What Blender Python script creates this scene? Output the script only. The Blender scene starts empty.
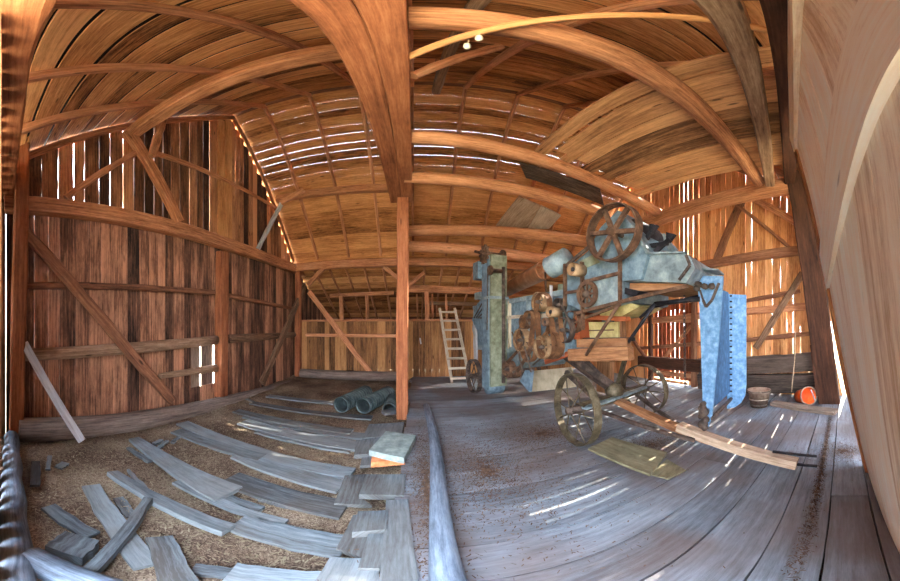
import bpy, math, random
from mathutils import Vector, Matrix
random.seed(7)
C = bpy.context.scene
COL = C.collection
PI = math.pi
V = Vector
S = 0.21           # degrees per picture pixel of the panorama
CX, CY, EYE = 415.0, 325.0, 1.6

def ray(x, y):
    a = math.radians((x - CX) * S); e = math.radians((CY - y) * S)
    return V((math.sin(a) * math.cos(e), math.cos(a) * math.cos(e), math.sin(e)))

def at(x, y, X=None, Y=None, Z=None, d=None):
    """the point of the barn seen at a picture position, on a wall plane, at a height or at a distance"""
    r = ray(x, y)
    if X is not None: t = X / r.x
    elif Y is not None: t = Y / r.y
    elif Z is not None: t = (Z - EYE) / r.z
    else: t = d / math.hypot(r.x, r.y)
    return V((0, 0, EYE)) + r * t

# ------------------------------------------------------------------ materials
def lin(c):
    return tuple((v / 12.92 if v <= .04045 else ((v + .055) / 1.055) ** 2.4) for v in (k / 255 for k in c)) + (1,)

def nodes(name):
    m = bpy.data.materials.new(name); m.use_nodes = True
    nt = m.node_tree; b = nt.nodes['Principled BSDF']
    def N(t, **kw):
        n = nt.nodes.new(t)
        for k, v in kw.items(): setattr(n, k, v)
        return n
    return m, nt, b, N

def ramp(N, stops):
    r = N('ShaderNodeValToRGB'); cr = r.color_ramp
    while len(cr.elements) < len(stops): cr.elements.new(.5)
    for e, (p, c) in zip(cr.elements, stops): e.position = p; e.color = c
    return r

def wood(name, light, mid, dark, gx=.9, gy=16, blotch=.5, rndamt=.35, knots=.8, rough=.85, bump=.5, wash=None, washamt=0.0):
    m, nt, b, N = nodes(name); L = nt.links.new
    uv = N('ShaderNodeUVMap'); uv.uv_map = 'UVMap'
    mp = N('ShaderNodeMapping'); mp.inputs['Scale'].default_value = (gx * 1.7, gy * 1.8, 1)
    L(uv.outputs[0], mp.inputs[0])
    wob = N('ShaderNodeTexNoise'); wob.inputs['Scale'].default_value = .7; wob.inputs['Detail'].default_value = 2
    L(uv.outputs[0], wob.inputs['Vector'])
    add = N('ShaderNodeVectorMath', operation='MULTIPLY_ADD'); add.inputs[1].default_value = (.2, .055 * gy, 0)
    L(wob.outputs['Color'], add.inputs[0]); L(mp.outputs[0], add.inputs[2])
    gr = N('ShaderNodeTexNoise'); gr.inputs['Scale'].default_value = 1.6; gr.inputs['Detail'].default_value = 7; gr.inputs['Roughness'].default_value = .74
    L(add.outputs[0], gr.inputs['Vector'])
    bl = N('ShaderNodeTexNoise'); bl.inputs['Scale'].default_value = 1.0; bl.inputs['Detail'].default_value = 4
    mp2 = N('ShaderNodeMapping'); mp2.inputs['Scale'].default_value = (1.1, 4.5, 1); L(uv.outputs[0], mp2.inputs[0]); L(mp2.outputs[0], bl.inputs['Vector'])
    mix = N('ShaderNodeMath', operation='MULTIPLY_ADD'); mix.inputs[1].default_value = blotch
    sub = N('ShaderNodeMath', operation='SUBTRACT'); sub.inputs[1].default_value = .5
    L(bl.outputs[0], sub.inputs[0]); L(sub.outputs[0], mix.inputs[0]); L(gr.outputs[0], mix.inputs[2])
    at_ = N('ShaderNodeAttribute'); at_.attribute_name = 'rnd'
    m3 = N('ShaderNodeMath', operation='MULTIPLY_ADD'); m3.inputs[1].default_value = rndamt
    s3 = N('ShaderNodeMath', operation='SUBTRACT'); s3.inputs[1].default_value = .5
    L(at_.outputs['Fac'], s3.inputs[0]); L(s3.outputs[0], m3.inputs[0]); L(mix.outputs[0], m3.inputs[2])
    sk = N('ShaderNodeTexNoise'); sk.inputs['Scale'].default_value = 1; sk.inputs['Detail'].default_value = 5; sk.inputs['Roughness'].default_value = .75
    mk4 = N('ShaderNodeMapping'); mk4.inputs['Scale'].default_value = (9, 30, 1); L(uv.outputs[0], mk4.inputs[0]); L(mk4.outputs[0], sk.inputs['Vector'])
    s4 = N('ShaderNodeMath', operation='SUBTRACT'); s4.inputs[1].default_value = .5; L(sk.outputs[0], s4.inputs[0])
    m4 = N('ShaderNodeMath', operation='MULTIPLY_ADD'); m4.inputs[1].default_value = .38; L(s4.outputs[0], m4.inputs[0]); L(m3.outputs[0], m4.inputs[2])
    r = ramp(N, [(.26, lin(dark)), (.5, lin(mid)), (.74, lin(light))])
    L(m4.outputs[0], r.inputs[0])
    col = r.outputs[0]
    if knots:
        vo = N('ShaderNodeTexVoronoi'); vo.inputs['Scale'].default_value = 1
        mk = N('ShaderNodeMapping'); mk.inputs['Scale'].default_value = (1.3, 5.2, 1); L(uv.outputs[0], mk.inputs[0]); L(mk.outputs[0], vo.inputs['Vector'])
        kr = ramp(N, [(.05, (1, 1, 1, 1)), (.11, (0, 0, 0, 1))]); L(vo.outputs['Distance'], kr.inputs[0])
        km = N('ShaderNodeMath', operation='MULTIPLY'); km.inputs[1].default_value = knots; L(kr.outputs[0], km.inputs[0])
        mx = N('ShaderNodeMix', data_type='RGBA'); L(km.outputs[0], mx.inputs[0]); L(col, mx.inputs[6]); mx.inputs[7].default_value = lin(tuple(k * .45 for k in dark)); col = mx.outputs[2]
    if wash:
        wn = N('ShaderNodeTexNoise'); wn.inputs['Scale'].default_value = .9; wn.inputs['Detail'].default_value = 5; wtc = N('ShaderNodeTexCoord'); L(wtc.outputs['Object'], wn.inputs['Vector'])
        wr = ramp(N, [(.40, (0, 0, 0, 1)), (.58, (1, 1, 1, 1))]); L(wn.outputs[0], wr.inputs[0])
        wm = N('ShaderNodeMath', operation='MULTIPLY'); wm.inputs[1].default_value = washamt; L(wr.outputs[0], wm.inputs[0])
        mx = N('ShaderNodeMix', data_type='RGBA'); L(wm.outputs[0], mx.inputs[0]); L(col, mx.inputs[6]); mx.inputs[7].default_value = lin(wash); col = mx.outputs[2]
    L(col, b.inputs['Base Color'])
    b.inputs['Roughness'].default_value = rough; b.inputs['Specular IOR Level'].default_value = .25
    bp = N('ShaderNodeBump'); bp.inputs['Strength'].default_value = bump; bp.inputs['Distance'].default_value = .01
    L(gr.outputs[0], bp.inputs['Height']); L(bp.outputs[0], b.inputs['Normal'])
    return m

def spotty(name, a, b_, c, scale=6, metal=0, rough=.6, bump=.1, spec=.3, detail=6):
    """mottled metal, dirt or stone in three tones"""
    m, nt, b, N = nodes(name); L = nt.links.new
    tc = N('ShaderNodeTexCoord')
    n = N('ShaderNodeTexNoise'); n.inputs['Scale'].default_value = scale; n.inputs['Detail'].default_value = detail; n.inputs['Roughness'].default_value = .65
    L(tc.outputs['Object'], n.inputs['Vector'])
    r = ramp(N, [(.3, lin(a)), (.5, lin(b_)), (.7, lin(c))]); L(n.outputs[0], r.inputs[0]); L(r.outputs[0], b.inputs['Base Color'])
    b.inputs['Metallic'].default_value = metal; b.inputs['Roughness'].default_value = rough; b.inputs['Specular IOR Level'].default_value = spec
    bp = N('ShaderNodeBump'); bp.inputs['Strength'].default_value = bump; bp.inputs['Distance'].default_value = .01
    L(n.outputs[0], bp.inputs['Height']); L(bp.outputs[0], b.inputs['Normal'])
    return m

M = {}
M['roof'] = wood('roof_boards', (240, 182, 126), (196, 134, 84), (92, 54, 32), gx=.7, gy=13, rndamt=.4)
M['roof_far'] = wood('far_roof_boards', (232, 172, 116), (192, 130, 80), (100, 62, 36), gx=.7, gy=13, rndamt=.3)
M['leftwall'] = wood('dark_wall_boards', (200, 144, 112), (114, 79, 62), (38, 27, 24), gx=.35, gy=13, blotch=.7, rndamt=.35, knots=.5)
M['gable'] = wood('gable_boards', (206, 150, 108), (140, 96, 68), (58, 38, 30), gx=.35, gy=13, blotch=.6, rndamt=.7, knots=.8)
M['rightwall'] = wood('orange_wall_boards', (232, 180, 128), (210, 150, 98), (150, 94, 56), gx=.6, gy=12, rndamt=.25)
M['partition'] = wood('partition_boards', (190, 140, 92), (146, 102, 64), (80, 54, 36), gx=.5, gy=13, rndamt=.4)
M['beam'] = wood('hewn_beam', (226, 168, 130), (194, 134, 96), (122, 76, 52), gx=.7, gy=12, rndamt=.2, blotch=.5, knots=.5)
M['beam_red'] = wood('reddish_beam', (186, 122, 86), (152, 93, 62), (102, 57, 37), gx=.5, gy=9, rndamt=.15, blotch=.6, knots=.5)
M['pole'] = wood('peeled_pole', (228, 176, 124), (200, 144, 94), (140, 92, 56), gx=.6, gy=10, rndamt=.1, knots=.3)
M['beam_grey'] = wood('weathered_beam', (176, 146, 122), (134, 104, 82), (74, 52, 40), gx=.7, gy=12, rndamt=.2)
M['sill'] = wood('dusty_sill', (150, 134, 122), (112, 98, 90), (62, 52, 48), gx=.6, gy=9, rndamt=.2, knots=.2)
M['baselog'] = wood('dark_base_timber', (112, 96, 86), (84, 72, 64), (46, 38, 34), gx=.6, gy=9, rndamt=.2, knots=.2)
M['darkpost'] = wood('dark_red_post', (98, 63, 46), (72, 45, 33), (38, 24, 18), gx=.5, gy=9, rndamt=.1)
M['brown'] = wood('brown_timber', (166, 118, 88), (126, 84, 62), (70, 44, 32), gx=.6, gy=11, rndamt=.2)
M['door'] = wood('pale_door_boards', (255, 246, 226), (252, 230, 200), (214, 176, 138), gx=.35, gy=7, rndamt=.25, blotch=.4, knots=.7)
M['doortrim'] = wood('door_trim', (186, 130, 84), (150, 96, 56), (96, 56, 32), gx=.5, gy=10, rndamt=.2)
M['floor'] = wood('plank_floor', (148, 158, 168), (120, 130, 140), (86, 93, 100), gx=.8, gy=9, rndamt=.22, knots=.15, rough=.6, wash=(104, 84, 72), washamt=.6)
M['grey'] = wood('grey_loose_board', (130, 142, 148), (98, 109, 115), (54, 59, 64), gx=.9, gy=11, rndamt=.35, knots=.4, rough=.65, wash=(104, 92, 78), washamt=.35)
M['greybrown'] = wood('grey_brown_board', (160, 142, 126), (122, 106, 94), (72, 60, 52), gx=.9, gy=11, rndamt=.35)
M['loft'] = wood('loft_planks', (232, 178, 128), (190, 138, 96), (106, 74, 52), gx=.5, gy=8, rndamt=.38, blotch=.6)
M['pale'] = wood('pale_plank', (224, 206, 184), (196, 172, 148), (148, 122, 100), gx=.7, gy=10, rndamt=.1, knots=.2)
M['whitewood'] = wood('whitish_board', (212, 216, 220), (182, 184, 188), (128, 126, 126), gx=.7, gy=10, rndamt=.1, knots=.2)
M['ply'] = wood('plywood', (150, 146, 118), (130, 124, 98), (96, 90, 68), gx=1.2, gy=4, rndamt=.1, knots=.15, rough=.7)
M['newwood'] = wood('sawn_orange_wood', (226, 150, 84), (206, 122, 60), (160, 84, 38), gx=1.2, gy=10, rndamt=.1, knots=.2)
M['log'] = wood('blue_grey_log', (146, 162, 178), (110, 124, 140), (62, 69, 78), gx=.8, gy=10, rndamt=.1, knots=.5, rough=.7)
M['ladder'] = wood('ladder_wood', (226, 216, 200), (196, 182, 162), (140, 122, 102), gx=.8, gy=12, rndamt=.2, knots=.1)
M['blue'] = spotty('blue_grey_galvanised', (84, 100, 114), (112, 136, 152), (146, 168, 180), scale=9, metal=.25, rough=.5)
M['bluebright'] = spotty('blue_galvanised', (84, 124, 166), (112, 158, 202), (156, 194, 224), scale=14, metal=.2, rough=.5)
M['galv'] = spotty('grey_galvanised', (96, 108, 113), (130, 147, 154), (170, 184, 188), scale=7, metal=.25, rough=.5)
M['galvgreen'] = spotty('green_grey_galvanised', (92, 96, 76), (128, 134, 112), (160, 168, 148), scale=7, metal=.2, rough=.55)
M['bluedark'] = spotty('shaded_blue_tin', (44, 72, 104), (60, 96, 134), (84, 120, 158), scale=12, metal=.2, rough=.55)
M['rust'] = spotty('rusty_iron', (60, 44, 36), (96, 70, 54), (138, 106, 84), scale=10, metal=.2, rough=.75)
M['iron'] = spotty('dark_iron', (48, 42, 40), (84, 72, 66), (126, 108, 96), scale=9, metal=.3, rough=.65)
M['wheel'] = spotty('dull_green_iron', (54, 47, 36), (88, 78, 60), (126, 116, 96), scale=8, metal=.25, rough=.6)
M['black'] = spotty('blackened_iron', (18, 18, 22), (34, 34, 40), (62, 60, 68), scale=8, metal=.2, rough=.6)
M['belt'] = spotty('leather_belt', (66, 44, 30), (104, 70, 46), (150, 112, 80), scale=6, rough=.8)
M['tan'] = spotty('tan_pulley', (92, 72, 52), (136, 108, 80), (182, 152, 118), scale=7, rough=.75)
M['redwood'] = wood('red_painted_wood', (182, 104, 64), (150, 76, 45), (94, 46, 28), gx=.8, gy=10, rndamt=.2, knots=.2)
M['woodchassis'] = wood('chassis_wood', (184, 136, 98), (146, 102, 70), (94, 60, 40), gx=.8, gy=10, rndamt=.2)
M['yellow'] = spotty('faded_yellow_panel', (150, 132, 80), (196, 180, 124), (222, 208, 156), scale=6, rough=.7)
M['tube'] = spotty('worn_tin_tube', (140, 84, 54), (188, 128, 90), (224, 190, 156), scale=4, metal=.4, rough=.4)
M['beige'] = spotty('beige_sheet', (168, 152, 124), (200, 186, 158), (222, 210, 186), scale=4, rough=.7)
M['concrete'] = spotty('grey_slab', (104, 118, 116), (132, 148, 146), (164, 178, 172), scale=9, rough=.85, bump=.3)
M['brick'] = spotty('orange_block', (160, 88, 50), (204, 124, 78), (226, 156, 108), scale=9, rough=.85, bump=.3)
M['pipe'] = spotty('black_drain_pipe', (40, 50, 52), (62, 76, 78), (98, 112, 112), scale=5, rough=.55)
M['basket'] = spotty('dusty_basket', (120, 96, 80), (156, 130, 112), (186, 164, 146), scale=12, rough=.85)
M['orange'] = spotty('orange_plastic', (190, 70, 20), (230, 92, 28), (246, 124, 50), scale=4, rough=.5)
M['white'] = spotty('white_porcelain', (200, 200, 190), (226, 226, 216), (240, 240, 234), scale=5, rough=.3)
M['rope'] = spotty('rope', (150, 124, 96), (190, 164, 134), (214, 192, 164), scale=30, rough=.9)
M['shingle'] = spotty('roof_covering', (24, 20, 20), (30, 26, 24), (38, 34, 30), scale=3, rough=.9)
M['ground'] = spotty('yard_ground', (150, 138, 104), (184, 172, 134), (204, 196, 160), scale=.7, rough=.95)

def chaff_mat(name, cols, sc=34):
    m, nt, b, N = nodes(name); L = nt.links.new
    tc = N('ShaderNodeTexCoord')
    v = N('ShaderNodeTexVoronoi'); v.inputs['Scale'].default_value = sc; v.inputs['Randomness'].default_value = 1
    n0 = N('ShaderNodeTexNoise'); n0.inputs['Scale'].default_value = 9; n0.inputs['Detail'].default_value = 3; L(tc.outputs['Object'], n0.inputs['Vector'])
    ad = N('ShaderNodeVectorMath', operation='MULTIPLY_ADD'); ad.inputs[1].default_value = (.25, .25, .25); L(n0.outputs['Color'], ad.inputs[0]); L(tc.outputs['Object'], ad.inputs[2])
    L(ad.outputs[0], v.inputs['Vector'])
    sp = N('ShaderNodeSeparateColor'); L(v.outputs['Color'], sp.inputs[0])
    n = N('ShaderNodeTexNoise'); n.inputs['Scale'].default_value = 1.3; n.inputs['Detail'].default_value = 6; L(tc.outputs['Object'], n.inputs['Vector'])
    ma = N('ShaderNodeMath', operation='MULTIPLY_ADD'); ma.inputs[1].default_value = .3; L(sp.outputs[0], ma.inputs[0])
    mb = N('ShaderNodeMath', operation='MULTIPLY'); mb.inputs[1].default_value = .75; L(n.outputs[0], mb.inputs[0]); L(mb.outputs[0], ma.inputs[2])
    r = ramp(N, list(zip((.3, .45, .58, .74), [lin(c) for c in cols]))); L(ma.outputs[0], r.inputs[0]); L(r.outputs[0], b.inputs['Base Color'])
    b.inputs['Roughness'].default_value = .95; b.inputs['Specular IOR Level'].default_value = .1
    bp = N('ShaderNodeBump'); bp.inputs['Strength'].default_value = .6; bp.inputs['Distance'].default_value = .02
    L(v.outputs['Distance'], bp.inputs['Height']); L(bp.outputs[0], b.inputs['Normal'])
    return m
M['dirt'] = chaff_mat('chaff_dirt', [(66, 52, 44), (100, 83, 70), (130, 113, 95), (170, 154, 132)], 85)
M['straw'] = spotty('straw_bits', (110, 100, 80), (146, 134, 108), (184, 174, 148), scale=3, rough=.9)
M['debris'] = spotty('brown_chaff', (66, 48, 38), (94, 74, 60), (128, 106, 88), scale=14, rough=.95)

# ------------------------------------------------------------------ mesh builder
class MB:
    def __init__(s): s.v = []; s.f = []; s.uv = []; s.r = []; s.sm = []
    def face(s, idx, uvs, rnd, smooth=False):
        s.f.append(tuple(idx)); s.uv.append(uvs); s.r.append(rnd); s.sm.append(smooth)
    def loft(s, rings, closed=True, caps=True, rnd=None, smooth=False, du=None):
        """skin a list of rings of points"""
        rnd = random.random() if rnd is None else rnd
        ou, ov = random.uniform(0, 40), random.uniform(0, 40)
        n = len(rings[0]); base = len(s.v)
        for rg in rings: s.v += [V(p) for p in rg]
        per = [0.0]
        for k in range(n): per.append(per[-1] + (V(rings[0][(k + 1) % n]) - V(rings[0][k])).length)
        cu = [0.0]
        for i in range(len(rings) - 1):
            a = sum((V(p) for p in rings[i]), V()) / n; b = sum((V(p) for p in rings[i + 1]), V()) / n
            cu.append(cu[-1] + max((b - a).length, 1e-4))
        for i in range(len(rings) - 1):
            for k in range(n if closed else n - 1):
                k2 = (k + 1) % n
                s.face((base + i * n + k, base + i * n + k2, base + (i + 1) * n + k2, base + (i + 1) * n + k),
                       [(ou + cu[i], ov + per[k]), (ou + cu[i], ov + per[k + 1]), (ou + cu[i + 1], ov + per[k + 1]), (ou + cu[i + 1], ov + per[k])], rnd, smooth)
        if caps and closed:
            for i, rev in ((0, True), (len(rings) - 1, False)):
                c = sum((V(p) for p in rings[i]), V()) / n
                idx = [base + i * n + k for k in range(n)]
                uvs = [(ou + (V(p) - c).length * .3, ov + per[k]) for k, p in enumerate(rings[i])]
                if rev: idx = idx[::-1]; uvs = uvs[::-1]
                s.face(idx, uvs, rnd)
        return s
    def board(s, p0, p1, wd, w, t, seg=1, jit=0, w1=None, rnd=None, cham=0, lift=0):
        """a plank from p0 to p1; wd = direction of its width; edges wander by jit"""
        p0, p1 = V(p0), V(p1); ax = (p1 - p0).normalized()
        wd = V(wd); wd = (wd - ax * wd.dot(ax)).normalized(); nn = ax.cross(wd)
        w1 = w if w1 is None else w1; rings = []
        for i in range(seg + 1):
            f = i / seg; c = p0.lerp(p1, f) + nn * lift * math.sin(PI * f); ww = w + (w1 - w) * f
            a, b = ww / 2 + random.uniform(-jit, jit), ww / 2 + random.uniform(-jit, jit)
            h = t / 2
            if cham:
                k = min(cham, a * .45, h * .9)
                pts = [(-a + k, -h), (b - k, -h), (b, -h + k), (b, h - k), (b - k, h), (-a + k, h), (-a, h - k), (-a, -h + k)]
            else: pts = [(-a, -h), (b, -h), (b, h), (-a, h)]
            jt = [(random.uniform(-jit, jit) * .4) for _ in pts]
            rings.append([c + wd * q[0] + nn * (q[1] + (jt[j] if cham else 0)) for j, q in enumerate(pts)])
        return s.loft(rings, rnd=rnd)
    def log(s, pts, radii, n=10, jit=.06, rnd=None, caps=True):
        pts = [V(p) for p in pts]; rings = []
        ph = [random.uniform(1 - jit, 1 + jit) for _ in range(n)]
        for i, p in enumerate(pts):
            t = (pts[min(i + 1, len(pts) - 1)] - pts[max(i - 1, 0)]).normalized()
            a = t.cross(V((0, 0, 1)))
            if a.length < .05: a = t.cross(V((0, 1, 0)))
            a.normalize(); b = t.cross(a)
            r = radii[i] if isinstance(radii, (list, tuple)) else radii
            rings.append([p + (a * math.cos(2 * PI * k / n) + b * math.sin(2 * PI * k / n)) * r * ph[k] * random.uniform(1 - jit * .5, 1 + jit * .5) for k in range(n)])
        return s.loft(rings, rnd=rnd, smooth=True, caps=caps)
    def rod(s, p0, p1, r, n=6): return s.log([p0, p1], r, n, 0)
    def path(s, pts, r, n=6): return s.log(pts, r, n, 0)
    def bar(s, p0, p1, w, t=None, wd=(0, 0, 1)):
        d = (V(p1) - V(p0)).normalized(); wd = V(wd)
        if abs(d.dot(wd)) > .95: wd = V((1, 0, 0))
        return s.board(p0, p1, wd, w, t or w)
    def box(s, c, sx, sy, sz):
        c = V(c)
        return s.board(c - V((sx / 2, 0, 0)), c + V((sx / 2, 0, 0)), (0, 1, 0), sy, sz)
    def prism(s, poly, ext, rnd=None):
        """extrude a polygon of 3-D points along the vector ext"""
        ext = V(ext); p = [V(q) for q in poly]; f0 = len(s.f)
        s.loft([p, [q + ext for q in p]], rnd=rnd)
        e1 = max(((p[(i + 1) % len(p)] - p[i]) for i in range(len(p))), key=lambda e: e.length).normalized()
        e3 = ext.normalized(); e2 = e3.cross(e1); o1, o2 = random.uniform(0, 40), random.uniform(0, 40)
        for i in range(f0, len(s.f)):
            s.uv[i] = [(o1 + s.v[j].dot(e1), o2 + s.v[j].dot(e2) + s.v[j].dot(e3)) for j in s.f[i]]
        return s
    def lathe(s, c, axis, prof, n=24, rnd=None, caps=False, smooth=True):
        """turn a profile of (radius, height) about an axis"""
        c, ax = V(c), V(axis).normalized()
        a = ax.cross(V((0, 0, 1)))
        if a.length < .05: a = ax.cross(V((0, 1, 0)))
        a.normalize(); b = ax.cross(a)
        rings = [[c + ax * h + (a * math.cos(2 * PI * k / n) + b * math.sin(2 * PI * k / n)) * r for k in range(n)] for r, h in prof]
        return s.loft(rings, rnd=rnd, smooth=smooth, caps=caps)
    def build(s, name, mat, parent=None, origin=None):
        me = bpy.data.meshes.new(name)
        o0 = V(origin) if origin is not None else V()
        me.from_pydata([tuple(p - o0) for p in s.v], [], s.f)
        uvl = me.uv_layers.new(name='UVMap')
        flat = [c for fu in s.uv for q in fu for c in q]
        uvl.data.foreach_set('uv', flat)
        a = me.attributes.new('rnd', 'FLOAT', 'FACE'); a.data.foreach_set('value', s.r)
        me.polygons.foreach_set('use_smooth', s.sm)
        me.materials.append(mat); me.update()
        o = bpy.data.objects.new(name, me); COL.objects.link(o); o.location = o0
        if parent: o.parent = parent
        return o

def tag(o, label, cat, group=None, kind='thing'):
    o['label'] = label; o['category'] = cat; o['kind'] = kind
    if group: o['group'] = group
    return o
def struct(name, mb, mat):
    o = mb.build(name, mat); o['kind'] = 'structure'; return o
def empty(name, loc, label, cat, group=None, rz=0):
    o = bpy.data.objects.new(name, None); COL.objects.link(o); o.location = loc; o.rotation_euler = (0, 0, rz); o.empty_display_size = .1
    return tag(o, label, cat, group)
def timber(name, p0, p1, w, t, mat, label, cat, group=None, wd=(0, 0, 1), jit=.008, seg=8, cham=.02):
    mb = MB(); mb.board(p0, p1, wd, w, t, seg=seg, jit=jit, cham=cham)
    return tag(mb.build(name, M[mat], origin=p0), label, cat, group)
def logbeam(name, p0, p1, r0, r1, mat, label, cat, group=None, sag=0, seg=8):
    p0, p1 = V(p0), V(p1)
    mb = MB(); pts = [p0.lerp(p1, i / seg) - V((0, 0, sag * math.sin(PI * i / seg))) for i in range(seg + 1)]
    mb.log(pts, [r0 + (r1 - r0) * i / seg for i in range(seg + 1)], n=12, jit=.07)
    return tag(mb.build(name, M[mat], origin=p0), label, cat, group)

# ------------------------------------------------------------------ the barn's shape
XL, XR = -3.95, 6.05           # gable walls
YE, YR, YP, YB = 0.0, 4.9, 8.2, 11.6
ZE, ZR, ZP = 3.98, 7.55, 3.62  # eave, ridge, plate over the partition
ZL = -0.12                     # dirt floor at the left
def roof_z(y):
    if y <= YR: return ZE + (ZR - ZE) * (y - YE) / (YR - YE)
    if y <= YP: return ZR + (ZP - ZR) * (y - YR) / (YP - YR)
    return ZP - (y - YP) * .52

# floors and ground
mb = MB(); mb.prism([(-60, -60, -.34), (70, -60, -.34), (70, 70, -.34), (-60, 70, -.34)], (0, 0, -.2)); o = struct('ground', mb, M['ground'])
mb = MB()
nx, ny = 60, 70
for j in range(ny + 1):
    for i in range(nx + 1):
        x = XL - .05 + (4.05) * i / nx; y = -.6 + 9.0 * j / ny
        h = ZL + .025 * math.sin(x * 2.3 + y * 1.7) * math.sin(y * 3.1 - x) + random.uniform(-.008, .008)
        mb.v.append(V((x, y, h)))
for j in range(ny):
    for i in range(nx):
        a = j * (nx + 1) + i
        mb.face((a, a + 1, a + nx + 2, a + nx + 1), [(0, 0)] * 4, .5, True)
o = struct('floor_left', mb, M['dirt'])

mb = MB(); y = -.62; k = 0
while y < YP:
    w = random.uniform(.30, .42)
    xs = [random.uniform(-.17, -.09), random.uniform(2.0, 4.4), XR]
    if k % 3 == 0: xs = [xs[0], XR]
    for a, b in zip(xs[:-1], xs[1:]):
        mb.board((a + .004, y + w / 2, -.03), (b - .004, y + w / 2, -.03), (0, 1, 0), w - .012, .06, seg=10, jit=.004)
    y += w; k += 1
floor = struct('floor_right', mb, M['floor'])
mb = MB(); mb.prism([(-.05, -.6, -.33), (XR, -.6, -.33), (XR, YP, -.33), (-.05, YP, -.33)], (0, 0, .26)); struct('floor_base', mb, M['shingle'])

# left gable wall
def wall_boards(X, inside, y0, y1, wmin, wmax, gap, zb, ztop, cut=None, jit=.004, seg=6, t=.025, skip=()):
    mb = MB(); y = y0
    while y < y1:
        w = random.uniform(wmin, wmax)
        yc = y + w / 2; g = gap(yc)
        if yc > y1: break
        spans = [(zb(yc), ztop(yc))]
        if cut:
            for (ya, yb, za, zc) in cut:
                if ya < yc < yb:
                    spans = [sp for a, b in spans for sp in ((a, min(b, za)), (max(a, zc), b)) if sp[1] - sp[0] > .05]
        for a, b in spans:
            mb.board((X + random.uniform(-.004, .004), yc, a), (X, yc, b), (0, 1, 0), w - g, t, seg=seg, jit=jit, lift=0)
        y += w
    return mb
zbeamL = 3.50
# tight dark boards below the big beam, with one small opening
Yh0, Yh1 = at(188, 360, X=XL).y, at(215, 360, X=XL).y
Zh0, Zh1 = at(200, 386, X=XL).z, at(200, 346, X=XL).z
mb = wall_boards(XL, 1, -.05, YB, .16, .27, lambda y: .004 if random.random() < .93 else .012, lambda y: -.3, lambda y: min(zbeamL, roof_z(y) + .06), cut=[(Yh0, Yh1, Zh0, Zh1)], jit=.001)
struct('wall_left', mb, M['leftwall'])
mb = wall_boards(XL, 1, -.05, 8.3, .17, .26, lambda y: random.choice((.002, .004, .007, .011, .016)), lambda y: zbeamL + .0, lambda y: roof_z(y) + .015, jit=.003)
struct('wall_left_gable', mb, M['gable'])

# right gable wall, gappy
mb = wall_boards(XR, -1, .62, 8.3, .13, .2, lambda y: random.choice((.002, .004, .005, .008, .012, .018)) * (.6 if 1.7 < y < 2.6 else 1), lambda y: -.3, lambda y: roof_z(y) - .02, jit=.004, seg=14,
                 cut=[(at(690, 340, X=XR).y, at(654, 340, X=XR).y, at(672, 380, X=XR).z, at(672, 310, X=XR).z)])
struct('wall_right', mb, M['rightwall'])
mb = wall_boards(XR, -1, 8.3, YB, .16, .25, lambda y: .001, lambda y: -.3, lambda y: roof_z(y) + .06, jit=.0005); struct('wall_right_rear', mb, M['partition'])

mb = MB()
for off in [.05 + .08 + .16 * k for k in range(4)] + [-.02 - .08 - .16 * k for k in range(7)]:
    mb.board((XR + .03, -.095 + off, -.3), (XR + .03, .77 + off, 4.0), (0, 1, 0), .158, .025, seg=4, jit=.002)
struct('wall_right_corner_sun_block', mb, M['rightwall'])  # leaning corner boards; the hidden front ones are added to block the sun
# low partition across the back and what stands behind it
def xwall(name, Y, x0, x1, z0, z1, mat, gap=.006):
    mb = MB(); x = x0
    while x < x1:
        w = random.uniform(.15, .25); w = min(w, x1 - x)
        mb.board((x + w / 2, Y + random.uniform(-.006, .006), z0), (x + w / 2, Y, z1 + random.uniform(-.01, .01)), (1, 0, 0), w - gap, .025, seg=4, jit=.002)
        x += w
        if x1 - x < .08: break
    return struct(name, mb, M[mat])
xwall('wall_back', YP + .12, XL + .02, XR - .02, -.12, 1.72, 'partition')
xwall('wall_rear', YB, XL, XR, -.3, roof_z(YB) + .12, 'leftwall', .001)
mb = MB(); mb.board((XL, YB - .02, roof_z(YB) - .02), (XR, YB - .02, roof_z(YB) - .02), (0, 0, 1), .3, .03); struct('trim_1', mb, M['brown'])
mb = MB()
for k in range(9): mb.board((XL + .05, YP + .35 + k * .36, 1.5), (XR - .05, YP + .35 + k * .36, 1.5), (0, 1, 0), .35, .04)
struct('floor_loft', mb, M['brown'])  # loft floor added out of view to keep the loft dark

# roof boards
def slope_boards(name, y0, y1, wmin, wmax, gap, mat, off=.07, jl=.004, t=.025):
    mb = MB()
    p0, p1 = V((0, y0, roof_z(y0 + 1e-6))), V((0, y1, roof_z(y1 - 1e-6)))
    L = (p1 - p0).length; d = (p1 - p0).normalized(); n = V((1, 0, 0)).cross(d).normalized()
    s = 0
    while s < L - .05:
        w = min(random.uniform(wmin, wmax), L - s); c = p0 + d * (s + w / 2) + n * off
        xs = [XL - .25, random.uniform(-1.5, 3.5), XR + .25] if 'far' not in name else [XL - .25, XR + .25]
        for a, b in zip(xs[:-1], xs[1:]):
            mb.board(c + V((a + .003, 0, 0)), c + V((b - .003, 0, 0)) + d * random.uniform(-jl, jl), d, w - gap(), t, seg=12, jit=jl)
        s += w
    return struct(name, mb, M[mat]), n
slope_boards('ceiling_near', -.45, YR, .26, .4, lambda: random.choice((.026, .038, .05)), 'roof', t=.012)
slope_boards('ceiling_far', YR, YP, .2, .3, lambda: random.choice((.0006, .0009, .0014)), 'roof_far', jl=.0002, t=.008)
slope_boards('ceiling_lean_to', YP, YB + .2, .24, .36, lambda: .01, 'roof')
mb = MB()
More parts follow.
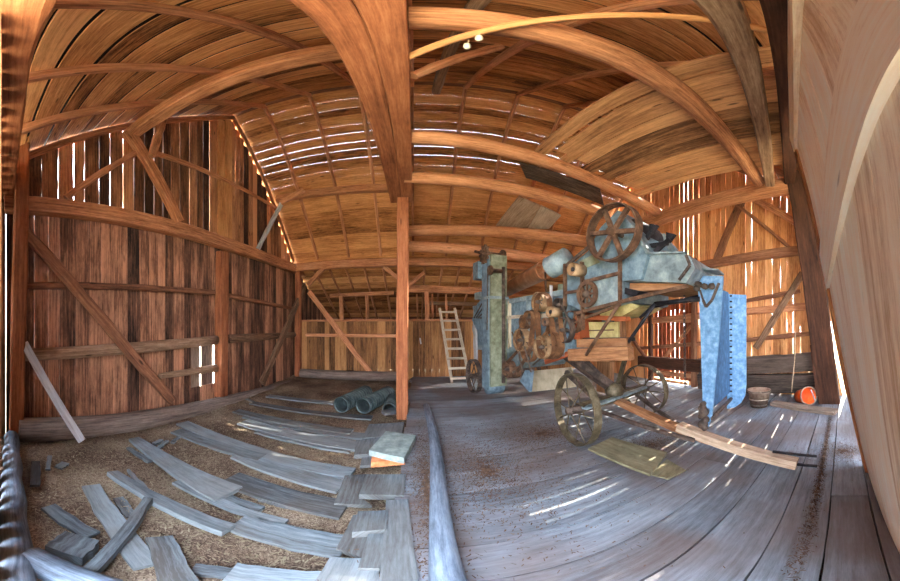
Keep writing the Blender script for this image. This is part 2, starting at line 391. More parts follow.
for (a, b) in ((-.5, YR), (YP, YB + .25)):
    p0, p1 = V((0, a, roof_z(a + 1e-6))), V((0, b, roof_z(b - 1e-6))); d = (p1 - p0).normalized(); n = V((1, 0, 0)).cross(d).normalized()
    q = [p0 + n * .17 + V((XL - .3, 0, 0)), p0 + n * .17 + V((XR + .3, 0, 0)), p1 + n * .17 + V((XR + .3, 0, 0)), p1 + n * .17 + V((XL - .3, 0, 0))]
    mb.prism(q, n * .04)
struct('roof_covering', mb, M['shingle'])

mb = MB()
for (y, z, dy, dz) in ((YR, ZR + .16, -.3, -.2), (YR, ZR + .16, .16, -.2), (YP, ZP + .15, -.12, .143), (YP, ZP + .15, .3, -.1)):
    mb.board((XL - .3, y + dy / 2, z + dz / 2), (XR + .3, y + dy / 2, z + dz / 2), (0, dy, dz), math.hypot(dy, dz) + .03, .02)
struct('roof_ridge', mb, M['brown'])
# rafters
RX = [-3.86, -3.02, -2.0, -1.02, -.06, .92, 1.95, 3.0, 4.0, 5.0, 5.95]
ordw = ['at the left gable wall', 'second from the left gable wall', 'third from the left gable wall', 'just left of the big overhead beam', 'above the big overhead beam',
        'first right of the big overhead beam', 'second right of the big overhead beam', 'third right of the big overhead beam', 'fourth right of the big overhead beam', 'second from the right gable wall', 'at the right gable wall']
for x, w in zip(RX, ordw):
    p0, p1 = V((x, -.35, roof_z(-.35))), V((x, YR, ZR))
    d = (p1 - p0).normalized(); n = V((1, 0, 0)).cross(d)
    timber('rafter', p0 - n * .02, p1 - n * .02, .13, .09, 'beam', 'long rafter of the near roof slope, ' + w, 'rafter', 'rafters of the near roof slope', wd=n)
    p0, p1 = V((x, YR, ZR)), V((x, YP - .1, roof_z(YP - .1)))
    d = (p1 - p0).normalized(); n = V((1, 0, 0)).cross(d)
    timber('rafter', p0 - n * .02, p1 - n * .02, .12, .07, 'beam', 'short rafter of the far roof slope, ' + w, 'rafter', 'rafters of the far roof slope', wd=n)
for i, x in enumerate([-3.3, -2.75, -2.2, -1.6, -1.0, -.5, .3, .85, 1.4, 1.9, 2.5, 3.2]):
    p0, p1 = V((x, YP + .2, roof_z(YP + .2) - .02)), V((x, YB, roof_z(YB) - .02))
    timber('lean_to_rafter', p0, p1, .08, .07, 'beam', 'low rafter over the rear loft behind the partition', 'rafter', 'rafters of the rear loft roof', wd=(0, 0, 1))

# ------------------------------------------------------------------ posts and beams
cp = at(402, 413, Z=0)
timber('post', (cp.x, cp.y, ZL), (cp.x + .02, cp.y, 3.98), .2, .19, 'beam_red', 'square reddish wooden post standing at the middle of the floor', 'post', wd=(1, 0, 0))
bx = MB()
bx.board((-.345, 5.0, 4.16), (-.325, -.3, 4.16), (1, 0, 0), .21, .3, seg=10, jit=.004, cham=.008)
bx.board((-.145, 5.0, 4.15), (-.12, -.3, 4.15), (1, 0, 0), .19, .29, seg=10, jit=.004, cham=.008)
tag(bx.build('overhead_beam', M['beam_red'], origin=(-.25, 5, 4.1)), 'wide reddish double beam running overhead from the middle post', 'beam')
# left wall frame
XW = XL + .12
logb = timber('wall_beam', at(18, 205, X=XW) + V((0, -.2, 0)), at(306, 274, X=XW) + V((0, .2, 0)), .26, .2, 'beam', 'thick hewn horizontal beam along the dark left wall', 'beam', jit=.012)
timber('corner_post', at(16, 437, X=XL + .15), at(24, 100, X=XL + .3), .2, .2, 'beam_red', 'orange corner post at the left end of the dark wall', 'post', wd=(0, 1, 0))
timber('wall_post', at(221, 396, X=XW), at(222.5, 252, X=XW), .25, .2, 'beam_red', 'brown post dividing the dark left wall', 'post', wd=(0, 1, 0))
timber('diagonal_brace', at(24, 232, X=XL + .26), at(172, 400, X=XL + .3), .17, .1, 'brown', 'long diagonal brace crossing the left wall beside the corner post', 'brace', wd=(0, 1, 1))
timber('diagonal_brace', at(305, 285, X=XL + .24), at(262, 383, X=XL + .28), .2, .1, 'beam_grey', 'diagonal brace in the far left corner of the barn', 'brace', wd=(0, 1, -1))
timber('wall_rail', at(22, 286, X=XL + .08), at(214, 292.5, X=XL + .08), .1, .1, 'brown', 'thin upper rail on the left wall before the wall post', 'rail')
timber('wall_rail', at(228, 296, X=XL + .08), at(300, 310, X=XL + .08), .1, .1, 'brown', 'thin upper rail on the left wall behind the wall post', 'rail')
logbeam('log_rail', at(24, 355, X=XL + .12), at(216, 340, X=XL + .12), .095, .1, 'beam_grey', 'barked log rail on the left wall before the wall post', 'rail')
logbeam('log_rail', at(228, 339, X=XL + .12), at(302, 334, X=XL + .12), .1, .08, 'beam_grey', 'log rail on the left wall behind the wall post', 'rail')
logbeam('log_rail', at(160, 376, X=XL + .1), at(216, 368, X=XL + .1), .05, .085, 'beam_grey', 'short split rail across the small wall opening', 'rail')
logbeam('sill_log', at(18, 430, X=XL + .2) , at(306, 380, X=XL + .2), .19, .17, 'sill', 'dusty sill log along the foot of the left wall', 'log')
mb = MB()
hw = (Yh1 - Yh0) / 2
for k in range(2): mb.board(V((XL - .06, Yh0 + hw * (k + .5), Zh0 - .1)), V((XL - .06, Yh0 + hw * (k + .5), Zh1 + .1)), (0, 1, 0), hw - .05, .02, seg=3, jit=.008)
tag(mb.build('hatch_cover', M['greybrown'], origin=(XL - .1, Yh0, Zh0)), 'grey boards hung outside the small left wall opening', 'hatch')
# gable braces, upper left
timber('gable_brace', at(128, 132, X=XL + .25), at(179, 222, X=XL + .22), .19, .14, 'beam', 'thick brace from the left gable beam up to the purlin', 'brace', wd=(0, 1, 1))
timber('gable_brace', at(165, 114, X=XL + .5), at(152, 156, X=XL + .35), .12, .12, 'beam', 'short upright brace under the left end of the purlin', 'brace', wd=(0, 1, 0))
timber('gable_brace', at(66, 198, X=XL + .15), at(142, 150, X=XL + .2), .11, .08, 'beam', 'slanting brace low on the left gable with light slits', 'brace', wd=(0, -1, 1))
timber('gable_girt', at(152, 152, X=XL + .1), at(276, 208, X=XL + .1), .1, .08, 'beam', 'thin rail running across the left gable boards', 'rail')
mb = MB()
a = at(218, 122, X=XL + .06); b = at(238, 122, X=XL + .06)
for yy in (a.y + .08, a.y + .33): mb.board((XL + .08, yy, 3.6), (XL + .08, yy, roof_z(yy) - .1), (0, 1, 0), .23, .03, seg=4, jit=.004)
tag(mb.build('gable_board', M['pole'], origin=(XL + .08, a.y, 3.6)), 'pale tall boards nailed upright on the left gable', 'board')
timber('corner_brace', at(258, 249, X=XL + .2), at(282, 203, X=XL + .7), .13, .08, 'whitewood', 'pale brace with painted-in light above the far left wall corner', 'brace', wd=(0, 1, 0))  # whitish wood colour stands in for the light falling on the brace
timber('corner_brace', at(281, 203, X=XL + .7), at(304, 190, X=XL + 1.3), .14, .1, 'beam', 'orange brace under the left end of the far purlin', 'brace', wd=(0, 0, 1))
# purlins
timber('purlin', at(128, 137, X=XL + .1), at(352, 50, d=2.35), .22, .2, 'beam', 'big rough purlin under the near roof slope left of the overhead beam', 'beam', jit=.015)
timber('purlin', (-3.62, 6.55, 5.32), (-.1, 6.75, 5.3), .2, .18, 'beam', 'long purlin under the far roof slope left of the middle post', 'beam')
pl0, pl1 = V((XL, YP - .05, 3.5)), V((XR, YP - .05, 3.52))
timber('plate_beam', pl0, pl1, .24, .22, 'beam', 'long plate beam across the barn above the rear partition', 'beam', jit=.012, seg=14)
# tie beams on the right of the overhead beam
def tie(a, za, b, zb, r0, r1, label, sag=-.0, mat='beam'):
    logbeam('tie_beam', at(*a, Z=za), at(*b, Z=zb), r0, r1, mat, label, 'beam', 'round tie beams right of the middle post', sag=sag, seg=10)
tie((404, 136), 4.12, (658, 213), 4.4, .1, .12, 'uppermost round tie beam crossing below the loft planks')
tie((404, 177), 4.1, (604, 214), 4.2, .1, .13, 'second round tie beam, ending above the rusty flywheel')
tie((404, 231), 3.98, (590, 242), 3.9, .14, .15, 'third round tie beam, meeting the machine behind the flywheel')
tie((404, 246), 3.62, (560, 262), 3.55, .15, .17, 'lowest round tie beam, behind the tin elevator column')
# right side frame
r1a, r1b = at(640, 226, Z=4.25), at(797, 185, Z=4.4)
timber('side_beam', r1a, r1b, .3, .26, 'beam', 'massive hewn beam running to the leaning right post', 'beam', jit=.014)
pE0 = at(830, 403, Z=-.02); pE1 = at(794, 150, d=4.85)
timber('leaning_post', pE0, pE1, .42, .3, 'darkpost', 'dark reddish post leaning beside the pale door', 'post', wd=(0, 1, 0))
XG = XR - .1
def rail(a, b, w, mat, label, name='wall_rail', X=XG, t=.1):
    timber(name, at(*a, X=X), at(*b, X=X), w, t, mat, label, 'rail' if 'rail' in name else 'brace', jit=.008)
rail((650, 277), (806, 250), .21, 'brown', 'stout upper rail on the gappy right wall', t=.16)
rail((735, 303), (800, 291), .09, 'brown', 'thin slanting rail on the right wall above the blue chute')
rail((640, 322), (812, 306), .17, 'beam', 'wide flat rail on the right wall at mid height', t=.06)
rail((640, 348), (815, 333), .1, 'brown', 'thin low rail on the right wall')
rail((640, 296), (700, 292), .1, 'beam', 'short rail on the right wall behind the machine hood')
timber('wall_brace', at(742, 200, X=XG - .02), at(716, 262, X=XG - .02), .19, .1, 'brown', 'dark upright brace between the beams on the right wall', 'brace', wd=(0, 1, 0))
timber('wall_brace', at(734, 203, X=XG - .1), at(790, 248, X=XG - .02), .08, .08, 'brown', 'thin dark brace slanting down towards the leaning post', 'brace')
timber('wall_brace', at(747, 196, X=XG - .3), at(796, 222, X=XG - .5), .15, .1, 'beam', 'orange brace under the massive beam beside the leaning post', 'brace')
timber('wall_brace', at(803, 273, X=XG - .08), at(756, 348, X=XG - .02), .14, .09, 'beam_grey', 'long diagonal brace low on the right wall', 'brace', wd=(0, 1, 1))
timber('wall_stud', at(783, 300, X=XG + .02), at(784, 360, X=XG + .02), .16, .06, 'rightwall', 'short plank stud on the right wall beside the rope', 'stud', wd=(0, 1, 0))
timber('base_log', at(700, 366, X=XG - .05), at(822, 361, X=XG - .05), .40, .2, 'baselog', 'upper of two dark base timbers along the right wall', 'log', jit=.012)
timber('base_log', at(700, 382, X=XG - .05), at(824, 382, X=XG - .05), .42, .24, 'baselog', 'lower of two dark base timbers along the right wall', 'log', jit=.012)
timber('base_log', at(640, 361, X=XG - .1), at(702, 366, X=XG - .1), .3, .2, 'darkpost', 'brown base timber below the small slatted door', 'log')
# small slatted door in the right wall
dr = bpy.data.objects.new('door_2', None); COL.objects.link(dr); dr['kind'] = 'structure'
y0d, y1d = at(692, 340, X=XG).y, at(653, 340, X=XG).y; z0d, z1d = at(672, 376, X=XG).z, at(672, 313, X=XG).z
dr.location = (0, 0, 0)
mb = MB(); n = 9
for k in range(n):
    w = (y1d - y0d) / n
    mb.board((XR - .03, y0d + w * (k + .5), z0d - .1), (XR - .03, y0d + w * (k + .5), z1d + .25), (0, 1, 0), w - random.choice((.012, .02, .03)), .025, seg=5, jit=.004)
mb.build('door_boards', M['redwood'], dr)
mb = MB()
mb.bar((XR - .07, y1d, z0d + .1), (XR - .07, y0d, z1d - .3), .1, .03); mb.bar((XR - .06, y0d, z0d + .05), (XR - .06, y1d, z0d + .05), .12, .03); mb.bar((XR - .06, y0d, z1d - .2), (XR - .06, y1d, z1d - .2), .12, .03)
mb.build('door_brace', M['beam'], dr)
timber('door_post', (XG - .02, y1d + .08, -.05), (XG - .02, y1d + .08, z1d + .15), .12, .12, 'darkpost', 'dark post beside the small slatted right wall door', 'post', wd=(0, 1, 0))
timber('door_post', (XG - .02, y0d - .08, -.05), (XG - .02, y0d - .08, z1d + 1.4), .14, .12, 'brown', 'brown post on the near side of the slatted door', 'post', wd=(0, 1, 0))
timber('wall_brace', at(632, 338, X=XG - .1), at(655, 372, X=XG - .1), .1, .08, 'brown', 'slanting brace left of the small slatted door', 'brace', wd=(0, 1, 1))
# front plates
timber('front_plate', (.8, .16, 3.9), (4.9, .98, 4.5), .22, .2, 'darkpost', 'dark front plate beam above the pale door', 'beam', jit=.01)
timber('front_plate', (XL, .27, 3.72), (-.35, .04, 3.72), .3, .26, 'beam_red', 'reddish front plate beam at the upper left edge', 'beam', jit=.02, seg=14)

# joists under the loft planks
logbeam('loft_joist', (-.03, 1.24, 4.2), at(759, 182, Z=4.2), .12, .1, 'beam', 'long curved-looking joist below the loft planks, nearest the middle', 'beam', seg=10)
timber('loft_joist', at(714, -6, Z=4.13), at(770, 182, Z=4.16), .2, .16, 'beam_grey', 'grey squared joist under the outer ends of the loft planks', 'beam', jit=.01)
timber('pole', at(409, 57, Z=4.06), at(770, 31, Z=4.1), .08, .05, 'pole', 'slim pale pole slanting overhead from the big beam', 'pole', jit=.004)
timber('strut', at(413, 76, Z=4.15), at(500, 47, Z=5.0), .09, .08, 'beam', 'short strut from the big overhead beam up to the roof', 'brace')
timber('strut', at(436, 92, Z=5.2), at(484, -4, Z=5.05), .13, .1, 'beam_grey', 'grey slanting timber above the hanging insulators', 'brace')
# loft planks, laid along the barn on the tie beams
lx = 1.62; k = 0
nm = ['innermost', 'second', 'third', 'fourth', 'fifth', 'sixth', 'seventh', 'eighth', 'ninth', 'tenth', 'eleventh']
while lx < 4.3 and k < 11:
    w = random.uniform(.2, .28); f = (lx - 1.62) / 2.6
    ya = .40 + .25 * f + random.uniform(-.08, .08); yb = 3.45 + .55 * f + random.uniform(-.25, .2)
    zz = 4.36 + .06 * f
    mb = MB(); mb.board((lx + w / 2, ya, zz), (lx + w / 2 + random.uniform(-.03, .03), yb, zz + .03 + random.uniform(0, .05)), (1, 0, random.uniform(-.08, .08)), w - .02, .04, seg=8, jit=.008)
    tag(mb.build('loft_plank', M['loft'], origin=(lx, ya, zz)), f'{nm[k]} loft plank counted from the middle of the barn', 'plank', 'planks laid on the joists overhead')
    lx += w; k += 1
# grey boards hanging below the tie beams, centre right
for (q, z_, m_, lb) in ((((519, 163), (526, 178), (604, 206), (600, 190)), 4.5, 'greybrown', 'wide grey board lying on the second tie beam'),
                      (((496, 226), (519, 197), (540, 206), (527, 229)), 4.3, 'pale', 'pale wide board slung between the second and third tie beams'),
                      (((528, 229), (541, 206), (561, 216), (549, 229)), 4.3, 'ladder', 'pale short board beside the slung pale board'),
                      (((513, 238), (526, 229), (545, 231), (530, 246)), 4.2, 'loft', 'tan board lying over the third tie beam')):
    pts = [at(*p, Z=z_) for p in q]; mb = MB(); mb.prism(pts, (0, 0, .035))
    tag(mb.build('overhead_board', M[m_], origin=pts[0]), lb, 'board')
# back frame
timber('back_post', (-3.72, YP - .05, -.1), (-3.72, YP - .05, 3.4), .18, .18, 'beam_red', 'post in the far left corner beside the partition', 'post', wd=(1, 0, 0))
timber('back_brace', at(309, 292, Y=YP - .02), at(373, 376, Y=YP - .04), .16, .08, 'beam', 'long diagonal brace across the rear partition', 'brace', wd=(1, 0, 1))
timber('back_brace', at(308, 285, Y=YP - .05), at(325, 267, Y=YP - .05), .14, .1, 'beam', 'short brace in the far left corner under the plate', 'brace', wd=(1, 0, -1))
timber('back_brace', at(384, 267, Y=YP - .05), at(398, 278, Y=YP - .05), .12, .1, 'beam', 'short brace left of the middle post under the plate', 'brace', wd=(1, 0, 1))
timber('back_brace', at(408, 286, Y=YP - .05), at(424, 273, Y=YP - .05), .12, .1, 'beam', 'short brace right of the middle post under the plate', 'brace', wd=(1, 0, 1))
timber('loft_rail', at(330, 296, Y=9.2), at(394, 293, Y=9.2), .13, .1, 'beam', 'rail over the rear loft left of the middle post', 'rail')
timber('loft_rail', at(408, 289, Y=YP), at(500, 292, Y=YP), .22, .12, 'beam', 'rail over the rear loft right of the middle post', 'rail')
timber('loft_rail', at(430, 303, Y=10.2), at(490, 305, Y=10.2), .14, .08, 'beam_grey', 'far grey rail deep in the rear loft', 'rail')
for (x, ya, yb, Y, w, lb) in ((342, 296, 322, 9.2, .13, 'left stud under the loft rail behind the partition'), (368, 295, 322, 9.2, .12, 'right stud under the left loft rail behind the partition'),
                              (427.5, 291, 322, YP, .14, 'thick stud in the loft opening left of the ladder'), (418, 294, 322, 9.4, .06, 'thin leaning stud in the loft opening by the middle post'),
                              (433, 294, 322, 9.0, .07, 'thin stud just left of the ladder top'), (447, 294, 322, 9.0, .07, 'thin stud behind the ladder top')):
    pb = at(x, yb, Y=Y); pb.z = 1.76 if Y < 8.5 else 1.515
    timber('loft_stud', pb, at(x - 1, ya, Y=Y), w, w * .8, 'beam', lb, 'stud', wd=(1, 0, 0))
timber('partition_rail_board', (XL + .1, YP + .08, 1.74), (XR - .1, YP + .08, 1.74), .1, .06, 'beam', 'flat cap board along the top of the rear partition', 'rail', wd=(0, 1, 0))
logbeam('partition_rail', at(306, 335, Y=YP), at(396, 336, Y=YP), .05, .05, 'beam', 'thin log rail across the rear partition', 'rail')
logbeam('back_sill', (-3.6, YP - .1, .02), (-.3, YP - .1, .05), .15, .15, 'sill', 'dusty sill timber at the foot of the rear partition', 'log')
mb = MB(); mb.board(at(420, 338, Y=YP + .02), at(421, 344, Y=YP + .02), (1, 0, 0), .04, .03)
la = mb.build('door_latch', M['whitewood'], origin=at(420, 338, Y=YP + .02)); tag(la, 'small white latch on the rear partition right of the middle post', 'latch')

# ------------------------------------------------------------------ front left wall and its sill
mb = MB(); x = XL
while x < -.9:
    w = random.uniform(.16, .24); yy = .055 * -x
    mb.board((x + w / 2, yy - .04, -.2), (x + w / 2, yy - .02, 3.9), (1, 0, 0), w - random.choice((.01, .02, .035)), .025, seg=6, jit=.004); x += w
struct('wall_front_left', mb, M['partition'])
mb = MB(); x = 2.7
while x < 6.1:
    w = random.uniform(.16, .24); mb.board((x + w / 2, -.5, -.33), (x + w / 2, -.46, 3.75), (1, 0, 0), w - .03, .025, seg=5, jit=.003); x += w
struct('wall_front_light_block', mb, M['partition'])  # unseen boards added behind the door to darken the right front corner
mb = MB(); pts = []
for i in range(15):
    f = i / 14; pts.append(V((-3.6 + 3.1 * f, .33 - .26 * f + .012 * math.sin(i * 2.1), .02 + .01 * math.cos(i * 1.7))))
mb.log(pts, .1, n=14, jit=.02)
tag(mb.build('front_sill_log', M['log'], origin=pts[0]), 'rounded bluish sill log at the lower left edge', 'log')

# ------------------------------------------------------------------ the pale door at the right
door = bpy.data.objects.new('door_1', None); COL.objects.link(door); door['kind'] = 'structure'
A0, A1 = V((2.78, -.25, -.02)), V((2.85, .53, 3.95)); B0, B1 = V((.2, -.36, -.02)), V((.2, .02, 3.95))
def dp(s, z, off=0):  # s from the far edge 0..1, z 0..1
    p = A0.lerp(B0, s).lerp(A1.lerp(B1, s), z); nrm = (B0 - A0).cross(A1 - A0).normalized()
    if nrm.y < 0: nrm = -nrm
    return p + nrm * off
mb = MB(); s = .03; nb = 9
for k in range(nb):
    w = (1 - .03) / nb
    a0, a1 = s + .0015, s + w - .0015
    r = []
    for i in range(9):
        z = i / 8
        r.append([dp(a0, z, -.02), dp(a1, z, -.02), dp(a1, z, .012), dp(a0, z, .012)])
    mb.loft(r); s += w
mb.build('door_boards', M['door'], door)
mb = MB(); mb.loft([[dp(.01, i / 8, -.05), dp(1, i / 8, -.05), dp(1, i / 8, -.022), dp(.01, i / 8, -.022)] for i in range(9)]); mb.build('door_light_block', M['brown'], door)  # panel added behind the boards to keep daylight out of their gaps
mb = MB(); mb.loft([[dp(0, i / 8, -.03), dp(.05, i / 8, -.03), dp(.05, i / 8, .04), dp(0, i / 8, .04)] for i in range(9)])
mb.build('edge_trim', M['doortrim'], door)
def rz(i, k): return .50 + .07 * i / 12 + k * (.09 + .03 * i / 12)
mb = MB(); mb.loft([[dp(.035 + .96 * i / 12, rz(i, 0), .0125), dp(.035 + .96 * i / 12, rz(i, 1), .0125), dp(.035 + .96 * i / 12, rz(i, 1), .045), dp(.035 + .96 * i / 12, rz(i, 0), .045)] for i in range(13)])
mb.build('door_rail', M['door'], door)
mb = MB(); mb.loft([[dp(.035 + .96 * i / 12, .93, .0125), dp(.035 + .96 * i / 12, .99, .0125), dp(.035 + .96 * i / 12, .99, .05), dp(.035 + .96 * i / 12, .93, .05)] for i in range(13)])
mb.build('door_rail', M['door'], door)

# ------------------------------------------------------------------ loose things on the dirt floor
def fb(a, b, w, label, t=.03, mat='grey', z=None, name='floor_plank', group='long planks on the dirt floor', w1=None, zb=None, seg=8, jit=.008, cat='plank', lift=0, roll=0):
    z = ZL + .045 if z is None else z; zb = z if zb is None else zb
    p0, p1 = at(*a, Z=z), at(*b, Z=zb)
    mb = MB(); mb.board(p0, p1, (p1 - p0).cross(V((0, 0, 1))) + V((0, 0, roll)), w, t, seg=seg, jit=jit, w1=w1, lift=lift)
    return tag(mb.build(name, M[mat], origin=p0), label, cat, group)
L_ = 'long planks on the dirt floor'
fb((236, 411), (352, 432), .22, 'far grey plank, topmost of the rows on the dirt floor')
fb((252, 403), (372, 418), .2, 'grey plank ending behind the pipes')
fb((268, 396), (345, 404), .2, 'short grey plank left of the black pipes')
fb((243, 422), (362, 447), .3, 'wide dark grey plank in front of the pipes')
fb((182, 423), (352, 474), .24, 'long plank running right from the small sticks')
fb((176, 431), (262, 458), .22, 'grey plank just below the stick pile', z=ZL + .05)
fb((238, 455), (342, 487), .26, 'grey plank with a broken left end')
fb((134, 439), (229, 495), .16, 'tapered lifted plank with a square cut right end', w1=.34, t=.045, z=ZL + .06)
fb((230, 478), (345, 510), .28, 'wide grey plank right of the square cut plank')
fb((176, 482), (285, 524), .1, 'narrow edge of a plank half buried in chaff')
fb((238, 522), (345, 547), .26, 'grey plank across the chaff near the grey slab steps')
fb((112, 473), (229, 530), .13, 'dark plank tilted on edge in the chaff', t=.05, roll=.25, w1=.17, z=ZL + .09)
fb((230, 573), (330, 583), .2, 'pale grey plank along the bottom of the dirt floor', z=ZL + .05)
fb((193, 569), (240, 574), .1, 'narrow grey slat beside the bottom plank')
fb((246, 416), (366, 437), .24, 'grey plank between the wide dark plank and the pipes', z=ZL + .03)
fb((258, 431), (352, 450), .2, 'narrow plank tucked under the wide dark grey plank', z=ZL + .035)
fb((212, 446), (340, 469), .16, 'worn plank beside the long plank from the small sticks', z=ZL + .03)
fb((262, 497), (338, 512), .14, 'sunken plank end in the chaff before the slanting board', z=ZL + .03)
fb((212, 492), (262, 510), .1, 'thin plank sliver right of the tilted dark plank', z=ZL + .03)
g2 = 'short boards scattered on the dirt'
fb((91, 486), (150, 566), .17, 'grey board lying under the dark square timber', name='loose_board', group=g2, cat='board')
fb((48, 507), (92, 536), .13, 'short grey board left of the dark square timber', name='loose_board', group=g2, cat='board')
fb((160, 538), (182, 590), .17, 'short upright-looking board at the bottom of the dirt floor', name='loose_board', group=g2, cat='board', t=.04, z=ZL + .08)
fb((118, 498), (132, 517), .1, 'small broken board tip beside the crossing boards', name='loose_board', group=g2, cat='board', z=ZL + .02, t=.02)
fb((62, 556), (82, 540), .24, 'stubby block standing behind the split log', name='loose_board', group=g2, cat='block', t=.1, z=ZL + .09)
fb((36, 462), (35, 486), .1, 'small bluish board beside the front sill log', name='loose_board', group=g2, cat='board', t=.03, z=ZL + .06)
fb((86, 575), (148, 500), .075, 'dark square timber crossing over the loose boards', name='square_timber', group=None, mat='grey', t=.07, z=ZL + .1, zb=ZL + .16, cat='timber')
fb((128, 448), (150, 462), .06, 'short stick in the upper pile of sticks', name='stick', group='sticks on the dirt', cat='stick', t=.03)
fb((154, 444), (162, 440), .06, 'left stub of the small stick pile by the long planks', name='stick', group='sticks on the dirt', cat='stick', t=.03)
fb((158, 449), (167, 441), .05, 'middle stub of the small stick pile by the long planks', name='stick', group='sticks on the dirt', cat='stick', t=.03)
fb((172, 443), (180, 436), .05, 'right stub of the small stick pile by the long planks', name='stick', group='sticks on the dirt', cat='stick', t=.03)
fb((58, 468), (66, 463), .1, 'small dark chip near the front sill log', name='stick', group='sticks on the dirt', cat='stick', t=.02)
fb((48, 470), (50, 456), .05, 'thin upright sliver near the front sill log', name='stick', group='sticks on the dirt', cat='stick', t=.02)
fb((247, 399), (262, 406), .08, 'short slat beside the left wall sill', name='stick', group='sticks on the dirt', cat='stick', t=.02)
fb((128, 470), (150, 493), .04, 'thin stick lying along the tilted dark plank', name='stick', group='sticks on the dirt', cat='stick', t=.03)
# split log in the front corner
mb = MB(); p0, p1 = at(28, 556, Z=.05), at(112, 592, Z=.02); pts = [p0.lerp(p1, i / 6) for i in range(7)]
mb.log(pts, [.085 + .01 * i / 6 for i in range(7)], n=12, jit=.06)
tag(mb.build('split_log', M['log'], origin=p0), 'split grey log lying in the lower left corner', 'log')
# leaning pale board on the left wall
timber('leaning_board', at(82, 441, Z=0.0), at(24, 343, X=XL + .24), .11, .03, 'whitewood', 'pale whitish board leaning against the dark left wall', 'board', wd=(0, 1, 0), cham=0, jit=.002)
# step of slabs and boards along the edge of the plank floor
g3 = 'boards stepped along the floor edge'
def edge(quad, z, t, label, mat='grey', name='edge_board', cat='board', group=g3):
    z += .022; pts = [at(*q, Z=z) for q in quad]
    mb = MB(); mb.prism([p - V((0, 0, t)) for p in pts], (0, 0, t))
    return tag(mb.build(name, M[mat], origin=pts[0] - V((0, 0, t))), label, cat, group)
edge(((369, 424), (404, 422), (402, 434), (362, 438)), -.01, .06, 'grey board just in front of the middle post')
edge(((356, 440), (384, 436), (382, 452), (354, 455)), -.02, .06, 'grey board left of the grey slab')
edge(((366, 474), (406, 474), (404, 495), (359, 494)), .0, .06, 'wide grey board below the orange block')
edge(((345, 475), (366, 474), (358, 496), (372, 505), (334, 503)), -.06, .04, 'grey board jutting left over the dirt')
edge(((358, 511), (388, 510), (386, 529), (352, 532)), .02, .07, 'thick short grey block below the wide board')
edge(((353, 515), (373, 512), (362, 557), (336, 548)), -.06, .04, 'slanting grey board left of the thick short block')
edge(((386, 500), (408, 499), (421, 590), (378, 590)), .0, .07, 'long grey plank beside the log on the floor')
edge(((368, 534), (385, 534), (380, 568), (358, 568)), -.01, .06, 'narrow grey board left of the long plank')
edge(((330, 557), (378, 558), (380, 592), (306, 592)), -.04, .05, 'broad bluish board at the bottom of the step')
edge(((362, 457), (378, 456), (374, 464), (360, 466)), -.06, .04, 'small grey offcut beside the orange block')
def slab(quad, z0, z1, label, mat, name, cat):
    a = [at(*q, Z=z1) for q in quad]
    mb = MB(); mb.prism([V((p.x, p.y, z0)) for p in a], (0, 0, z1 - z0)); return tag(mb.build(name, M[mat], origin=V((a[0].x, a[0].y, z0))), label, cat)
slab(((373, 448), (404, 446), (405, 459), (371, 462)), .0, .075, 'orange wooden block under the grey slab', 'brick', 'orange_block', 'block')
slab(((369, 450), (386, 431), (416, 435), (404, 458)), .075, .15, 'thick grey slab resting on the orange block', 'concrete', 'grey_slab', 'slab')
# log lying along the floor
mb = MB(); pts = []
for i in range(13):
    f = i / 12; pts.append(V((.2 + .05 * math.sin(f * 5) - .03 * f, 4.95 - 4.6 * f, .085 + .02 * f)))
mb.log(pts, [.056 + .026 * i / 12 for i in range(13)], n=12, jit=.06)
tag(mb.build('floor_log', M['log'], origin=pts[0]), 'long bluish peeled log lying along the middle floor', 'log')
# drain pipes
def pipe(a, b, r, label):
    p0, p1 = at(*a, Z=ZL + .03 + r), at(*b, Z=ZL + .03 + r); ax = (p1 - p0); L = ax.length; prof = []
    h = 0
    while h < L:
        for q, dd in ((r, 0), (r, .05), (r * .9, .06), (r * .9, .09)): prof.append((q, h + dd))
        h += .1
    prof = [(r * .86, L), (r * .86, .03), (r * .86, 0)] + prof
    mb = MB(); mb.lathe(p0, ax, prof, n=22); return tag(mb.build('drain_pipe', M['pipe'], origin=p0), label, 'pipe', 'black ribbed drain pipes')
pipe((341, 405), (366, 392), .16, 'left black drain pipe lying by the rear partition')
pipe((363, 406), (388, 393), .16, 'right black drain pipe, nearer the middle post')
pipe((389, 409), (393, 398), .12, 'short drain pipe half hidden beside the middle post')
fb((383, 413), (398, 411), .16, 'grey board end in front of the short drain pipe', name='loose_board', group=g2, cat='board', t=.06, z=.0)
# plywood sheets
edge(((588, 448), (612, 437), (667, 452), (650, 474)), .05, .03, 'square plywood sheet on the floor before the front wheel', mat='ply', name='plywood_sheet', group=None)
edge(((650, 474), (667, 459), (686, 470), (668, 479)), .015, .012, 'small plywood piece under the corner of the plywood sheet', mat='ply', name='plywood_offcut', group=None)
# plank by the leaning post
fb((773, 403), (836, 412), .22, 'rough thick plank lying at the foot of the leaning post', name='rough_plank', group=None, mat='greybrown', t=.07, z=.04)
